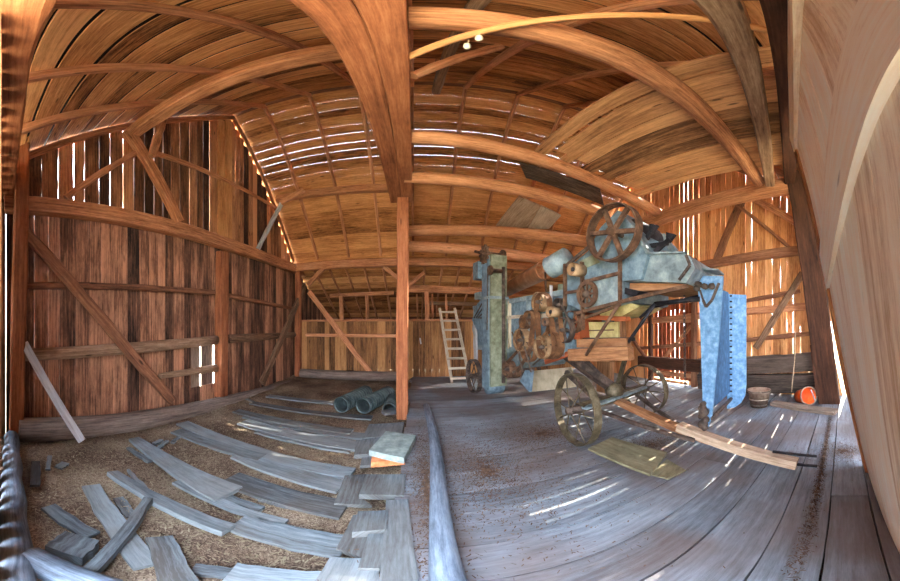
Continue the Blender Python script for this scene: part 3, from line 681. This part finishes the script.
# chaff on the floors
mb = MB()
for k in range(9000):
    x, y = random.uniform(XL + .25, -.1), random.uniform(.35, 6.5) ** 1
    z = ZL + .025 * math.sin(x * 2.3 + y * 1.7) * math.sin(y * 3.1 - x) + random.uniform(.003, .02)
    a = random.uniform(0, PI); l = random.uniform(.015, .055); w = random.uniform(.002, .005)
    d = V((math.cos(a), math.sin(a), random.uniform(-.25, .25))) * l; n = V((-math.sin(a), math.cos(a), 0)) * w; c = V((x, y, z + .004)); b = len(mb.v)
    mb.v += [c - d / 2 - n, c + d / 2 - n, c + d / 2 + n, c - d / 2 + n]; mb.face((b, b + 1, b + 2, b + 3), [(0, 0)] * 4, random.random())
o = mb.build('chaff', M['straw']); tag(o, 'loose straw and chaff scattered over the dirt floor', 'straw', kind='stuff')
mb = MB()
def drift(cx, cy, rx, ry, n):
    for k in range(int(n * 1.8)):
        a = random.uniform(0, 2 * PI); q = random.gauss(0, .5)
        x, y = cx + rx * q * math.cos(a), cy + ry * q * math.sin(a)
        l = random.uniform(.004, .016); w = random.uniform(.0015, .004); t = random.uniform(0, PI); b = len(mb.v)
        d = V((math.cos(t), math.sin(t), 0)) * l; nn = V((-math.sin(t), math.cos(t), 0)) * w; c = V((x, y, .004 + random.uniform(0, .006)))
        mb.v += [c - d - nn, c + d - nn, c + d + nn + V((0, 0, .004)), c - d + nn]; mb.face((b, b + 1, b + 2, b + 3), [(0, 0)] * 4, random.random())
drift(.7, 2.6, 1.0, 1.6, 3500); drift(.1, 2.4, .2, 2.4, 1800); drift(1.7, 3.4, 1.0, .8, 2600); drift(2.6, 2.2, .8, .6, 1200); drift(3.0, .22, 3.0, .06, 2200); drift(3.2, .0, .5, .5, 1000)
o = mb.build('floor_chaff', M['debris']); tag(o, 'brown chaff drifted over the plank floor', 'chaff', kind='stuff')

# ------------------------------------------------------------------ ladder
lad = empty('ladder', at(452, 383, Z=0), 'pale wooden ladder leaning on the rear partition', 'ladder')
lo = lad.location
la0, la1 = at(452, 383, Z=.0), at(440, 310, Y=YP + .02); lb0, lb1 = la0 + V((.52, .03, 0)), la1 + V((.46, 0, 0))
def lp(p): return p - lo
for a, b in ((la0, la1), (lb0, lb1)):
    m_ = MB(); m_.board(lp(a), lp(b + (b - a) * .03), (1, 0, 0), .075, .05, seg=4, jit=.003); m_.build('ladder_rail', M['ladder'], lad)
for i in range(8):
    f = .06 + i * .13
    m_ = MB(); m_.board(lp(la0.lerp(la1, f) - V((.03, .04, 0))), lp(lb0.lerp(lb1, f) - V((-.03, .04, 0))), (0, 0, 1), .06, .03); m_.build('rung', M['ladder'], lad)

# ------------------------------------------------------------------ hanging insulators, rope, chain, basket, orange tub
for px, py, lb in ((467, 46, 'left white insulator hanging from the loft joist'), (479, 38, 'right white insulator hanging from the loft joist')):
    p = at(px, py, Z=3.93); e = empty('insulator', p, lb, 'insulator', 'white insulators hanging overhead')
    m_ = MB(); m_.lathe((0, 0, 0), (0, 0, 1), [(.0, -.045), (.012, -.045), (.022, -.02), (.01, -.01), (.022, .005), (.01, .018), (.018, .032), (0, .04)], n=14); m_.build('porcelain', M['white'], e)
    m_ = MB(); m_.path([(0, 0, .04), (.01, .0, .1), (0, .02, .26)], .005); m_.build('cord', M['rope'], e)
mb = MB(); p0 = at(796, 332, d=5.55); p1 = at(792, 392, d=5.5); pts = [p0.lerp(p1, i / 6) + V((.02 * math.sin(i), .01 * math.cos(i), 0)) for i in range(7)]
mb.path(pts, .012); tag(mb.build('rope', M['rope'], origin=p1), 'thin rope hanging in front of the dark base timbers', 'rope')
timber('iron_bar', at(818, 396, d=5.2), at(811, 345, d=5.35), .05, .03, 'darkpost', 'thin dark bar leaning on the reddish post', 'bar', wd=(0, 1, 0), cham=0)
bk = empty('bushel_basket', at(759, 406, Z=.0), 'dusty bushel basket beside the blue chute', 'basket')
m_ = MB(); prof = [(0, .01), (.16, .01), (.16, .0), (.21, .3), (.225, .3), (.225, .34), (.205, .34), (.15, .03), (0, .03)]
m_.lathe((0, 0, 0), (0, 0, 1), prof, n=28); m_.build('basket_body', M['basket'], bk)
m_ = MB()
for h, r in ((.05, .172), (.16, .19), (.33, .23)): m_.lathe((0, 0, 0), (0, 0, 1), [(r - .004, h - .012), (r + .004, h - .012), (r + .004, h + .012), (r - .004, h + .012)], n=28)
m_.build('hoop', M['greybrown'], bk)
op = at(805, 404, Z=.0) ; ob = empty('orange_tub', op, 'orange plastic tub lying on its side by the leaning post', 'tub')
axd = V((-.72, -.62, .25)).normalized(); c0 = V((0, 0, .17)) - axd * .2
m_ = MB(); m_.lathe(c0, axd, [(0, 0), (.13, 0), (.17, .34), (.155, .34), (.12, .02), (0, .02)], n=26); m_.build('tub_body', M['orange'], ob)
m_ = MB(); m_.lathe(c0, axd, [(.168, .325), (.19, .325), (.19, .35), (.168, .35)], n=26); m_.build('tub_rim', M['basket'], ob)
m_ = MB(); m_.path([c0 + axd * .34 + V((.02, -.12, -.1)), c0 + axd * .36 + V((.1, -.02, .1))], .012); m_.build('handle_stick', M['whitewood'], ob)

# ------------------------------------------------------------------ threshing machine
TH = math.radians(10); O2 = V((1.92, 2.88, 0))
Bv, Lv = V((-math.sin(TH), math.cos(TH), 0)), V((math.cos(TH), math.sin(TH), 0))
tm = empty('threshing_machine', O2, 'big old blue and rusty threshing machine on iron wheels', 'threshing machine', rz=TH)
def loc(p): d = V(p) - O2; return V((d.dot(Lv), d.dot(Bv), p[2]))
def mv(x, y, v):
    """machine coordinates (across, along, up) of a picture position on the plane v across"""
    r = ray(x, y); o = V((0, 0, EYE)) - O2; t = (v - o.dot(Lv)) / r.dot(Lv); return loc(V((0, 0, EYE)) + r * t)
def part(name, mb, mat, parent=None, label=None):
    o = mb.build(name, M[mat], parent or tm)
    if label: o['label'] = label
    return o
def panel(name, pts, v, th, mat, label=None, parent=None):
    m_ = MB(); m_.prism([mv(x, y, v) for x, y in pts], (th, 0, 0)); return part(name, m_, mat, parent, label)
def vb(pts, v, r=None, w=.04, t=.03, flat=True):
    m_ = MB(); q = [mv(x, y, v if not isinstance(v, (list, tuple)) else v[i]) for i, (x, y) in enumerate(pts)]
    for a, b in zip(q[:-1], q[1:]):
        if r: m_.rod(a, b, r, 8)
        else: m_.bar(a, b, w, t)
    return m_
def wheel(c, R, w, mat, name='wheel', ns=10, rimt=.02, sr=.009, hub=.06, hl=.2, axis=(1, 0, 0), tilt=0, hubmat='iron', flat=False):
    """spoked wheel: the rim is the part, spokes and hub its own pieces"""
    c = V(c); ax = V(axis).normalized()
    m_ = MB(); m_.lathe(c - ax * w / 2, ax, [(R - rimt, 0), (R, 0), (R, w), (R - rimt, w), (R - rimt, 0)], n=44, smooth=False); rim = part(name, m_, mat)
    a = ax.cross(V((0, 0, 1))).normalized(); b = ax.cross(a)
    for k in range(ns):
        t = 2 * PI * k / ns + tilt; d = a * math.cos(t) + b * math.sin(t); s_ = (1 if k % 2 else -1) * (0 if flat else hl * .3)
        m_ = MB()
        if flat: m_.board(c + d * hub * .8, c + d * (R - rimt * .5), ax.cross(d), sr * 2, sr * 1.6)
        else: m_.rod(c + d * hub * .7 + ax * s_, c + d * (R - rimt * .5), sr, 6)
        part('spoke', m_, mat, rim)
    m_ = MB(); m_.lathe(c - ax * hl / 2, ax, [(0, 0), (hub * .7, 0), (hub, hl * .3), (hub, hl * .7), (hub * .7, hl), (0, hl)], n=16); part('hub', m_, hubmat, rim)
    return rim
def pulley(px, py, v, R, w, mat='tan', ns=5, name='pulley'):
    c = mv(px, py, v); return wheel(c, R, w, mat, name, ns=ns, rimt=.012, sr=.012, hub=.03, hl=w * 1.3, flat=True)

# running gear
wheel((0, 0, .49), .49, .105, 'wheel', 'front_wheel', ns=12, rimt=.018, sr=.008, hub=.06, hl=.26, axis=(.978, -.2, 0))
wheel((1.62, 0, .46), .45, .13, 'wheel', 'front_wheel', ns=12, rimt=.02, sr=.009, hub=.06, hl=.26)
wheel((.02, 3.36, .40), .40, .11, 'iron', 'rear_wheel', ns=10, rimt=.02, sr=.012, hub=.06, hl=.22)
wheel((1.6, 3.36, .40), .40, .11, 'iron', 'rear_wheel', ns=10, rimt=.02, sr=.012, hub=.06, hl=.22)
m_ = MB(); m_.board((.06, 0, .5), (1.56, 0, .5), (0, 1, 0), .13, .12, seg=3, jit=.004, cham=.02); m_.rod((-.1, 0, .49), (1.72, 0, .47), .03, 10); part('front_axle', m_, 'wheel')
m_ = MB(); m_.board((.05, -.1, .52), (1.5, -.1, .54), (0, 0, 1), .03, .09); part('axle_board', m_, 'galv')
m_ = MB(); m_.board((.06, 3.36, .42), (1.55, 3.36, .42), (0, 1, 0), .1, .1); part('rear_axle', m_, 'iron')
m_ = MB(); m_.lathe((.8, 0, .54), (0, 0, 1), [(0, 0), (.13, 0), (.15, .08), (.1, .16), (.05, .19), (0, .19)], n=18); part('turntable', m_, 'wheel')
m_ = MB(); m_.board(mv(566, 354, .35), (.78, .05, .66), (0, 1, 0), .15, .12, seg=3, jit=.005); part('bolster_brace', m_, 'iron')
m_ = MB(); m_.board(mv(583, 358, .5), (.82, .02, .62), (0, 1, 0), .06, .05); part('bolster_brace', m_, 'iron')
m_ = MB(); m_.board(mv(627, 352, .75), (.86, .0, .64), (0, 1, 0), .06, .05); part('bolster_brace', m_, 'wheel')
m_ = MB(); m_.board(mv(566, 372, .5), (.5, .06, .5), (0, 1, 0), .07, .06); part('bolster_brace', m_, 'iron')
# tongue
t0, t1 = loc(V((2.72, 3.0, .46))), loc(V((2.67, .46, .09)))
tg = MB(); tg.board(t0, t0.lerp(t1, .62), (1, 0, 0), .1, .09, seg=4, jit=.003); tgo = part('tongue', tg, 'woodchassis')
m_ = MB(); m_.board(t0.lerp(t1, .45) + V((.0, 0, .03)), t1, (1, 0, 0), .13, .1, seg=4, jit=.003); part('tongue_end', m_, 'pale', tgo, 'pale end piece of the tongue')
for s_ in (-.03, .04):
    m_ = MB(); m_.board(t0.lerp(t1, .9) + V((s_, 0, .07 if s_ > 0 else -.02)), t1 + V((s_, -.2, .07 if s_ > 0 else -.02)), (1, 0, 0), .04, .015); part('hitch_strap', m_, 'black', tgo)
m_ = MB(); m_.board((.35, -.03, .42), t0.lerp(t1, .55) + V((-.08, 0, -.03)), (1, 0, 0), .05, .04); part('tongue_hound', m_, 'iron')
m_ = MB(); m_.board((1.35, -.03, .42), t0.lerp(t1, .5) + V((.08, 0, -.03)), (1, 0, 0), .05, .04); part('tongue_hound', m_, 'iron')

# body
VS = .22
def uz(u, z, v=VS): return V((v, u, z))
m_ = MB(); m_.prism([uz(.35, 1.18), uz(3.75, 1.02), uz(3.95, 1.5), uz(3.8, 2.06), uz(.35, 2.1)], (1.25, 0, 0)); part('separator_body', m_, 'blue')
for (a, b, w) in (((.4, 2.07), (3.8, 2.03), .08), ((.4, 1.2), (3.75, 1.05), .1), ((.42, 1.2), (.42, 2.08), .08), ((1.35, 1.2), (1.35, 2.06), .08), ((2.6, 1.1), (2.6, 2.05), .08), ((3.7, 1.05), (3.7, 2.05), .08), ((.4, 1.75), (2.2, 1.75), .06), ((2.0, 1.15), (2.0, 2.05), .06)):
    m_ = MB(); m_.bar((VS - .025, a[0], a[1]), (VS - .025, b[0], b[1]), w, .05); part('body_batten', m_, 'galv' if w > .07 else 'ladder')
m_ = MB(); m_.prism([uz(1.4, 1.18, .3), uz(3.0, 1.1, .3), uz(2.6, .78, .3), uz(1.8, .78, .3)], (1.1, 0, 0)); part('grain_pan', m_, 'galv')
panel('belly_sheet', ((531, 371), (571, 367), (575, 387), (529, 392)), .75, .03, 'beige', 'beige sheet hanging under the body')
panel('side_sheet', ((556, 333), (573, 332), (572, 350), (548, 355), (556, 344)), .18, .02, 'blue')
m_ = MB(); m_.board(mv(546, 362, .2), mv(574, 352, .2), (0, 0, 1), .07, .06); part('chassis_rail', m_, 'redwood')
# red box and yellow panel under the feeder house
panel('red_side', ((552, 318), (578, 312), (580, 339), (560, 341)), .3, .5, 'redwood')
panel('yellow_panel', ((586, 322), (618, 322), (618, 338), (586, 338)), .5, .04, 'yellow')
m_ = MB(); m_.prism([mv(x, y, .495) for x, y in ((589, 330), (614, 329.3), (614, 330.6), (589, 331.2))], (-.006, 0, 0)); part('painted_line', m_, 'rust')
m_ = MB(); m_.board(mv(586, 339.5, .45), mv(631, 339.5, .45), (1, 0, 0), .2, .05); part('black_ledge', m_, 'black')
m_ = MB(); m_.board(mv(579, 343, .35), mv(629, 343, .35), (0, 0, 1), .12, .1, seg=3, jit=.004); part('cross_plank', m_, 'woodchassis')
m_ = MB(); m_.board(mv(571, 355, .18), mv(631, 353, .18), (0, 0, 1), .17, .12, seg=4, jit=.006, cham=.01); part('front_sill', m_, 'woodchassis')
m_ = MB(); m_.board(mv(578, 317, .4), mv(628, 319, .4), (0, 0, 1), .06, .08); part('red_rail', m_, 'redwood')
m_ = MB(); m_.board(mv(620, 320, .6), mv(621, 342, .6), (0, 1, 0), .12, .1); part('front_stud', m_, 'woodchassis')
m_ = MB(); m_.board(mv(606, 345, 1.3), mv(605, 392, 1.3), (0, 1, 0), .3, .12); part('far_leg_board', m_, 'woodchassis')
# feeder house
fh = panel('feeder_house', ((566, 270), (588, 251), (600, 228), (618, 210), (633, 226), (648, 254), (641, 279), (622, 281), (621, 301), (584, 312), (566, 303)), .14, 1.2, 'blue')
panel('lower_sheet', ((584, 283), (619, 275), (619, 301), (584, 310)), .12, .02, 'galv', parent=fh)
panel('yellow_stain_sheet', ((578, 262), (592, 255), (600, 262), (586, 268)), .125, .01, 'galvgreen', parent=fh)
for pts, w in ((((565, 264), (565, 306)), .05), (((582, 262), (583, 330)), .05), (((620, 256), (620, 302)), .045), (((584, 282), (620, 273)), .04), (((566, 293), (583, 290)), .035), (((577, 313), (688, 286)), .04), (((585, 318), (620, 305)), .03)):
    part('frame_bar', vb(pts, .1, w=w, t=.03), 'rust')
hood = panel('hood', ((628, 281), (648, 254), (685, 253), (691, 259), (695, 268), (686, 283)), .2, 1.1, 'galv', 'grey tin hood over the feeder')
m_ = MB(); q = [mv(x, y, .19) for x, y in ((628, 279), (649, 255))]; m_.bar(q[0], q[1], .05, .015); part('hood_seam', m_, 'iron', hood)
m_ = MB(); q = [mv(x, y, .17) for x, y in ((679, 280), (690, 265), (686, 255))]
for a, b in zip(q[:-1], q[1:]): m_.bar(a, b, .03, .015)
part('hood_strap', m_, 'iron', hood)
m_ = MB(); q = [mv(x, y, .18) for x, y in ((648, 253.5), (686, 252.5))]; m_.bar(q[0], q[1], .02, .04); part('hood_lip', m_, 'galv', hood)
m_ = MB(); q = [mv(x, y, .1) for x, y in ((632, 226), (648, 253))]; m_.bar(q[0], q[1], .03, .05); part('house_edge', m_, 'galv', fh)
panel('under_hood_board', ((622, 283), (688, 284), (676, 289), (640, 291), (622, 287)), .3, .9, 'woodchassis')
panel('throat_shade', ((622, 287), (640, 291), (634, 297), (622, 293)), .2, .2, 'black')  # solid black block painted in as the shade of the open throat
panel('under_tray', ((600, 312), (630, 303), (640, 306), (622, 316), (600, 318)), .4, .6, 'yellow')
# flywheel and other pulleys
fc = mv(613, 232, -.03)
wheel(fc, .355, .12, 'rust', 'flywheel', ns=6, rimt=.02, sr=.026, hub=.055, hl=.16, flat=True, tilt=.15, hubmat='rust')
m_ = MB(); m_.rod(fc, fc + V((.5, 0, 0)), .03, 10); part('flywheel_shaft', m_, 'iron')
wheel(mv(587, 294, .06), .17, .04, 'rust', 'sprocket', ns=8, rimt=.05, sr=.012, hub=.05, hl=.1, flat=True)
def drum(px, py, v, R, w, mat='tan', name='drum_pulley'):
    c = mv(px, py, v); m_ = MB(); m_.lathe(c - V((w / 2, 0, 0)), (1, 0, 0), [(0, .03), (R * .8, .03), (R * .85, 0), (R, 0), (R, w), (0, w)], n=24); o = part(name, m_, mat)
    m_ = MB(); m_.lathe(c - V((w / 2 - .02, 0, 0)), (1, 0, 0), [(0, 0), (R * .35, 0), (R * .35, .02), (0, .02)], n=12); part('drum_hub', m_, 'black', o)
drum(577, 270, .02, .085, .2); drum(554, 312, .0, .075, .18); drum(547, 322, -.02, .06, .12, 'rust')
pulley(540, 302, .05, .15, .12, 'tan'); pulley(522, 340, .05, .19, .13, 'tan'); pulley(544, 347, 0, .17, .13, 'tan', 6); pulley(551, 345, .02, .2, .1, 'belt', 6)
pulley(529, 350, .1, .2, .1, 'belt', 5); pulley(509, 369, .05, .15, .14, 'rust', 5); pulley(516, 372, .08, .1, .1, 'rust', 4); pulley(534, 318, .12, .14, .08, 'iron', 5)
pulley(564, 330, .1, .18, .1, 'iron', 5); pulley(573, 322, .25, .16, .12, 'rust', 5); pulley(525, 322, .1, .12, .1, 'rust', 4); pulley(560, 305, .1, .1, .1, 'iron', 4)
def belt(a, ra, b, rb, v, w=.1, mat='belt'):
    A, Bq = mv(*a, v), mv(*b, v); d = (Bq - A); d.x = 0; ang = math.atan2(d.z, d.y); ring = []
    n = 14
    for k in range(n + 1): t = ang + PI / 2 + PI * k / n; ring.append(V((A.x, A.y + ra * math.cos(t), A.z + ra * math.sin(t))))
    for k in range(n + 1): t = ang - PI / 2 + PI * k / n; ring.append(V((A.x, Bq.y + rb * math.cos(t), Bq.z + rb * math.sin(t))))
    m_ = MB(); N = len(ring); c = sum(ring, V()) / N
    inner = [p + (c - p).normalized() * .012 for p in ring]
    W = V((w, 0, 0)); rings = [[ring[i], ring[i] + W, inner[i] + W, inner[i]] for i in range(N)] + [[ring[0], ring[0] + W, inner[0] + W, inner[0]]]
    m_.loft(rings, caps=False); return part('drive_belt', m_, mat)
belt((544, 347), .18, (540, 303), .16, -.05); belt((522, 340), .2, (527, 318), .12, 0.0); belt((551, 345), .21, (554, 313), .09, .03, .08); belt((509, 369), .16, (525, 348), .1, .0, .08, 'rust')
for a, b, v in (((520, 328), (531, 372), .0), ((512, 332), (519, 350), .02), ((533, 365), (556, 345), .03), ((518, 350), (523, 372), .02), ((560, 300), (573, 330), .05)):
    part('lever_rod', vb((a, b), v, r=.014), 'iron')
for pts, v, r in ((((586, 355), (621, 301)), .05, .022), (((622, 351), (655, 304)), .35, .022), (((655, 304), (700, 299)), .5, .03), (((640, 310), (700, 296)), .7, .02), (((640, 318), (655, 304)), .5, .02)):
    part('support_rod', vb(pts, v, r=r), 'rust' if v < .1 else 'black')
# pile of blower parts on the hood
c = mv(640, 240, .6)
m_ = MB(); m_.lathe(c - V((.3, 0, 0)), (1, 0, 0), [(0, 0), (.2, 0), (.24, .1), (.24, .5), (.2, .6), (0, .6)], n=18); cyl = part('cylinder_drum', m_, 'black')
for px, py, qx, qy in ((640, 250, 651, 232), (655, 252, 670, 239), (632, 226, 645, 238), (645, 247, 668, 243)):
    m_ = MB(); a, b = mv(px, py, .35), mv(qx, qy, .35); m_.bar(a, b, .05, .04); part('feeder_arm', m_, 'black')
for px, py in ((652, 228), (669, 237)):
    p = mv(px, py, .35); d = V((0, -.35, .9)).normalized(); side = V((0, .9, .35)).normalized()
    m_ = MB(); m_.loft([[p - d * .06 + side * s_ * .02 + V((k, 0, 0)) for s_, k in ((-1, 0), (1, 0), (1, .05), (-1, .05))], [p + d * .05 + side * s_ * .06 + V((k, 0, 0)) for s_, k in ((-1, 0), (1, 0), (1, .05), (-1, .05))]]); part('flared_blade', m_, 'black')
panel('rear_guard', ((660, 236), (664, 233), (677, 252), (670, 253), (657, 245)), .9, .03, 'galv')
# folded feeder conveyor (the blue chute)
LF, RF = .5, 1.4
ch = panel('feeder_chute', ((695, 276), (723, 276), (721, 310), (717, 360), (712, 415), (708, 428), (703, 423), (702, 380), (700, 320), (698, 290)), LF, .035, 'bluebright', 'bright blue folded feeder chute')
panel('chute_side', ((727, 294), (746, 295), (746, 385), (745, 396), (741, 403), (735, 407), (727, 409)), RF, .035, 'bluebright', parent=ch)
q = [mv(726, 288, LF + .2), mv(725, 401, LF + .2)]
b0, b1, b2 = mv(714, 275, LF + .035), mv(716, 395, LF + .035), mv(713, 420, LF + .035)
m_ = MB(); m_.prism([V((LF + .03, b0.y + .05, b0.z - .1)), V((RF, b0.y + .05, b0.z - .1)), V((RF, b1.y + .05, .62)), V((LF + .03, b1.y + .05, .62))], (0, .025, 0)); part('chute_floor', m_, 'bluedark', ch)
m_ = MB(); tp = mv(700, 272, LF); m_.prism([V((LF - .02, tp.y + .08, tp.z + .04)), V((LF + .3, tp.y + .08, tp.z + .04)), V((LF + .3, tp.y - .2, tp.z + .0)), V((LF - .02, tp.y - .22, tp.z + .0))], (0, 0, .02)); part('chute_top', m_, 'galv', ch)
for k in range(18):
    p = mv(731, 296 + k * 5.6, RF - .01); m_ = MB(); m_.box(p, .04, .03, .022); part('conveyor_slat', m_, 'black', ch)
for z_, u_ in ((.52, .0), (.62, .05)):
    m_ = MB(); m_.rod((LF, b2.y + u_, z_), (RF, b2.y + u_, z_), .025, 8); part('roller', m_, 'iron', ch)
m_ = MB()
for k in range(7):
    p = mv(703 + random.uniform(-3, 3), 404 + k * 4.0, LF - .06); m_.lathe(p - V((.03, 0, 0)), (1, 0, 0), [(0, 0), (.03 + .012 * (k % 3), 0), (.03 + .012 * (k % 3), .06), (0, .06)], n=10)
part('lower_gears', m_, 'iron', ch)
part('chute_bracket', vb(((700, 290), (703, 300), (706, 307), (712, 300), (719, 283)), LF - .02, w=.03, t=.015), 'iron', ch)
m_ = MB()
for px, py in ((689, 276), (693, 281), (698, 284), (704, 286), (711, 286), (696, 288)): m_.lathe(mv(px, py, LF - .1), (1, 0, 0), [(0, 0), (.035, 0), (.035, .05), (0, .05)], n=8)
m_.path([mv(688, 276, LF - .08), mv(695, 284, LF - .08), mv(706, 288, LF - .08), mv(714, 284, LF - .08)], .018); part('hinge_chain', m_, 'iron', ch)
# grain elevator
ec = V((.0, 2.25, 0))
m_ = MB(); m_.prism([V((-.16, 2.08, .42)), V((.18, 2.08, .42)), V((.18, 2.48, .42)), V((-.16, 2.48, .42))], (0, 0, 2.54)); el = part('elevator_column', m_, 'galvgreen')
m_ = MB(); m_.prism([V((-.175, 2.14, .34)), V((-.16, 2.14, .34)), V((-.16, 2.46, .34)), V((-.175, 2.46, .34))], (0, 0, 2.6)); part('column_lit_side', m_, 'blue', el)  # blue sheet puts the light on this column face into its colour
m_ = MB(); m_.box((-.0, 2.27, 2.12), .42, .44, .05); part('column_band', m_, 'galv', el)
m_ = MB(); m_.lathe((-.15, 2.28, .42), (1, 0, 0), [(0, 0), (.19, 0), (.19, .3), (0, .3)], n=20); part('elevator_boot', m_, 'blue', el)
m_ = MB(); m_.box((-.1, 2.62, 2.72), .3, .26, .36); part('elevator_spout', m_, 'blue', el)
m_ = MB(); m_.lathe((-.22, 2.3, 3.0), (1, 0, 0), [(0, 0), (.15, 0), (.15, .05), (.06, .05), (.06, .4), (.14, .4), (.14, .44), (0, .44)], n=16)
for k in range(10): t = 2 * PI * k / 10; m_.box((-.2, 2.3 + .17 * math.cos(t), 3.0 + .17 * math.sin(t)), .05, .05, .05)
m_.rod((-.3, 2.1, 2.95), (-.3, 2.5, 3.1), .03); part('head_sprocket', m_, 'rust', el)
m_ = MB(); m_.lathe((-.24, 2.0, 2.62), (1, 0, 0), [(0, 0), (.09, 0), (.09, .05), (.04, .05), (.04, .3), (0, .3)], n=14); part('head_bearing', m_, 'rust', el)
part('elevator_rod', vb(((487, 330), (488, 268)), -.2, r=.012), 'iron', el)
m_ = MB(); m_.rod((.05, 1.98, .5), (.05, 1.98, 2.7), .035, 8); part('elevator_shaft', m_, 'iron', el)
m_ = MB(); p = mv(525, 372, .1); m_.prism([mv(520, 381, .1), mv(529, 392, .1), mv(531, 371, .1), mv(525, 370, .1)], (.06, 0, 0)); part('blue_scoop', m_, 'blue')
# tubes of the stacker, on top of the body
p0, p1 = V((2.0, 3.9, 2.44)), V((2.17, 6.6, 2.46))
def tubep(p0, p1, r, mat, label):
    p0, p1 = loc(p0), loc(p1); L = (p1 - p0).length
    m_ = MB(); m_.lathe(p0, p1 - p0, [(r * .95, L * .98), (r * .95, 0), (r, 0), (r * 1.03, .03), (r, .06), (r, L), (0, L)], n=28); return part('stacker_tube', m_, mat, None, label)
tubep(at(545, 270, d=4.4), at(503, 292, d=6.6), .155, 'tube', 'worn tin tube')
tubep(at(550, 268, d=4.1), at(568, 258, d=3.9), .17, 'galv', 'grey elbow end of the tube')
m_ = MB(); m_.prism([mv(558, 284, .3), mv(566, 284, .3), mv(566, 312, .3), mv(556, 312, .3)], (.3, 0, 0)); part('green_sheet', m_, 'galvgreen')
part('white_strip', vb(((551, 285), (551, 312)), .12, w=.04, t=.02), 'whitewood')
part('tube_strut', vb(((545, 272), (546, 292)), .3, w=.03, t=.02), 'rust')
part('drive_arm', vb(((566, 266), (590, 246)), .05, w=.04, t=.03), 'iron')
# rear end sheets
panel('rear_sheet', ((472, 320), (477, 304), (485, 296), (487, 350), (480, 336)), .0, .04, 'blue')
m_ = MB(); m_.board(mv(475, 322, .1), mv(476, 362, .1), (0, 1, 0), .14, .05); part('rear_post', m_, 'whitewood')
m_ = MB(); m_.box(mv(481, 296, .15), .2, .3, .16); part('rear_box', m_, 'galv')
for k in range(4): part('rear_lever', vb(((474 + k * 2, 318), (484, 300 + k * 6)), -.03, r=.014), 'iron')
# chain hanging from the feeder
mb = MB(); a = mv(684, 286, .9); b = mv(685, 386, .9); wa = tm.location
def world(p): return O2 + Lv * p.x + Bv * p.y + V((0, 0, p.z))
a, b = world(a), world(b); n = 30
for i in range(n):
    p = a.lerp(b, (i + .5) / n); ring = []; R, r = .028, .007
    ax = V((1, 0, 0)) if i % 2 else V((0, 1, 0)); q = ax.cross(V((0, 0, 1)))
    mb.path([p + q * .016 * math.cos(2 * PI * k / 8) + V((0, 0, R * math.sin(2 * PI * k / 8))) for k in range(9)], r, 5)
tag(mb.build('chain', M['iron'], origin=b), 'iron chain hanging from under the machine hood', 'chain')

# ------------------------------------------------------------------ light
w = bpy.data.worlds.new('sky'); C.world = w; w.use_nodes = True; nt = w.node_tree; bg = nt.nodes['Background']
tc = nt.nodes.new('ShaderNodeTexCoord'); sx = nt.nodes.new('ShaderNodeSeparateXYZ'); cr = nt.nodes.new('ShaderNodeValToRGB')
cr.color_ramp.elements[0].position = 0; cr.color_ramp.elements[0].color = (.95, .96, 1, 1)
cr.color_ramp.elements[1].position = .7; cr.color_ramp.elements[1].color = (.68, .80, 1, 1)
nt.links.new(tc.outputs['Generated'], sx.inputs[0]); nt.links.new(sx.outputs['Z'], cr.inputs[0]); nt.links.new(cr.outputs[0], bg.inputs[0]); bg.inputs[1].default_value = 4.0
sl = bpy.data.lights.new('sun', 'SUN'); sl.energy = 8; sl.angle = math.radians(.35); sl.color = (1, .9, .76)
so = bpy.data.objects.new('sun', sl); COL.objects.link(so)
sd = V((math.cos(math.radians(38)) * .997, math.cos(math.radians(38)) * .07, math.sin(math.radians(38))))
so.rotation_euler = (-sd).to_track_quat('-Z', 'Y').to_euler()

# ------------------------------------------------------------------ camera
cd = bpy.data.cameras.new('camera'); cam = bpy.data.objects.new('camera', cd); COL.objects.link(cam); C.camera = cam
cam.location = (0, 0, EYE); cam.rotation_euler = (PI / 2, 0, 0); cd.type = 'PANO'; cd.clip_start = .02
def setp(k, v):
    for tgt in (cd, getattr(cd, 'cycles', None)):
        if tgt is not None:
            try: setattr(tgt, k, v)
            except Exception: pass
setp('panorama_type', 'EQUIRECTANGULAR')
setp('longitude_min', math.radians((0 - CX) * S)); setp('longitude_max', math.radians((900 - CX) * S))
setp('latitude_min', math.radians((CY - 581) * S)); setp('latitude_max', math.radians(CY * S))
C.view_settings.view_transform = 'Standard'; C.view_settings.look = 'None'; C.view_settings.gamma = 1; C.view_settings.use_curve_mapping = False
C.view_settings.exposure = 3.3
try:
    C.cycles.use_denoising = True; C.cycles.max_bounces = 10; C.cycles.diffuse_bounces = 8; C.cycles.sample_clamp_indirect = 8
except Exception: pass
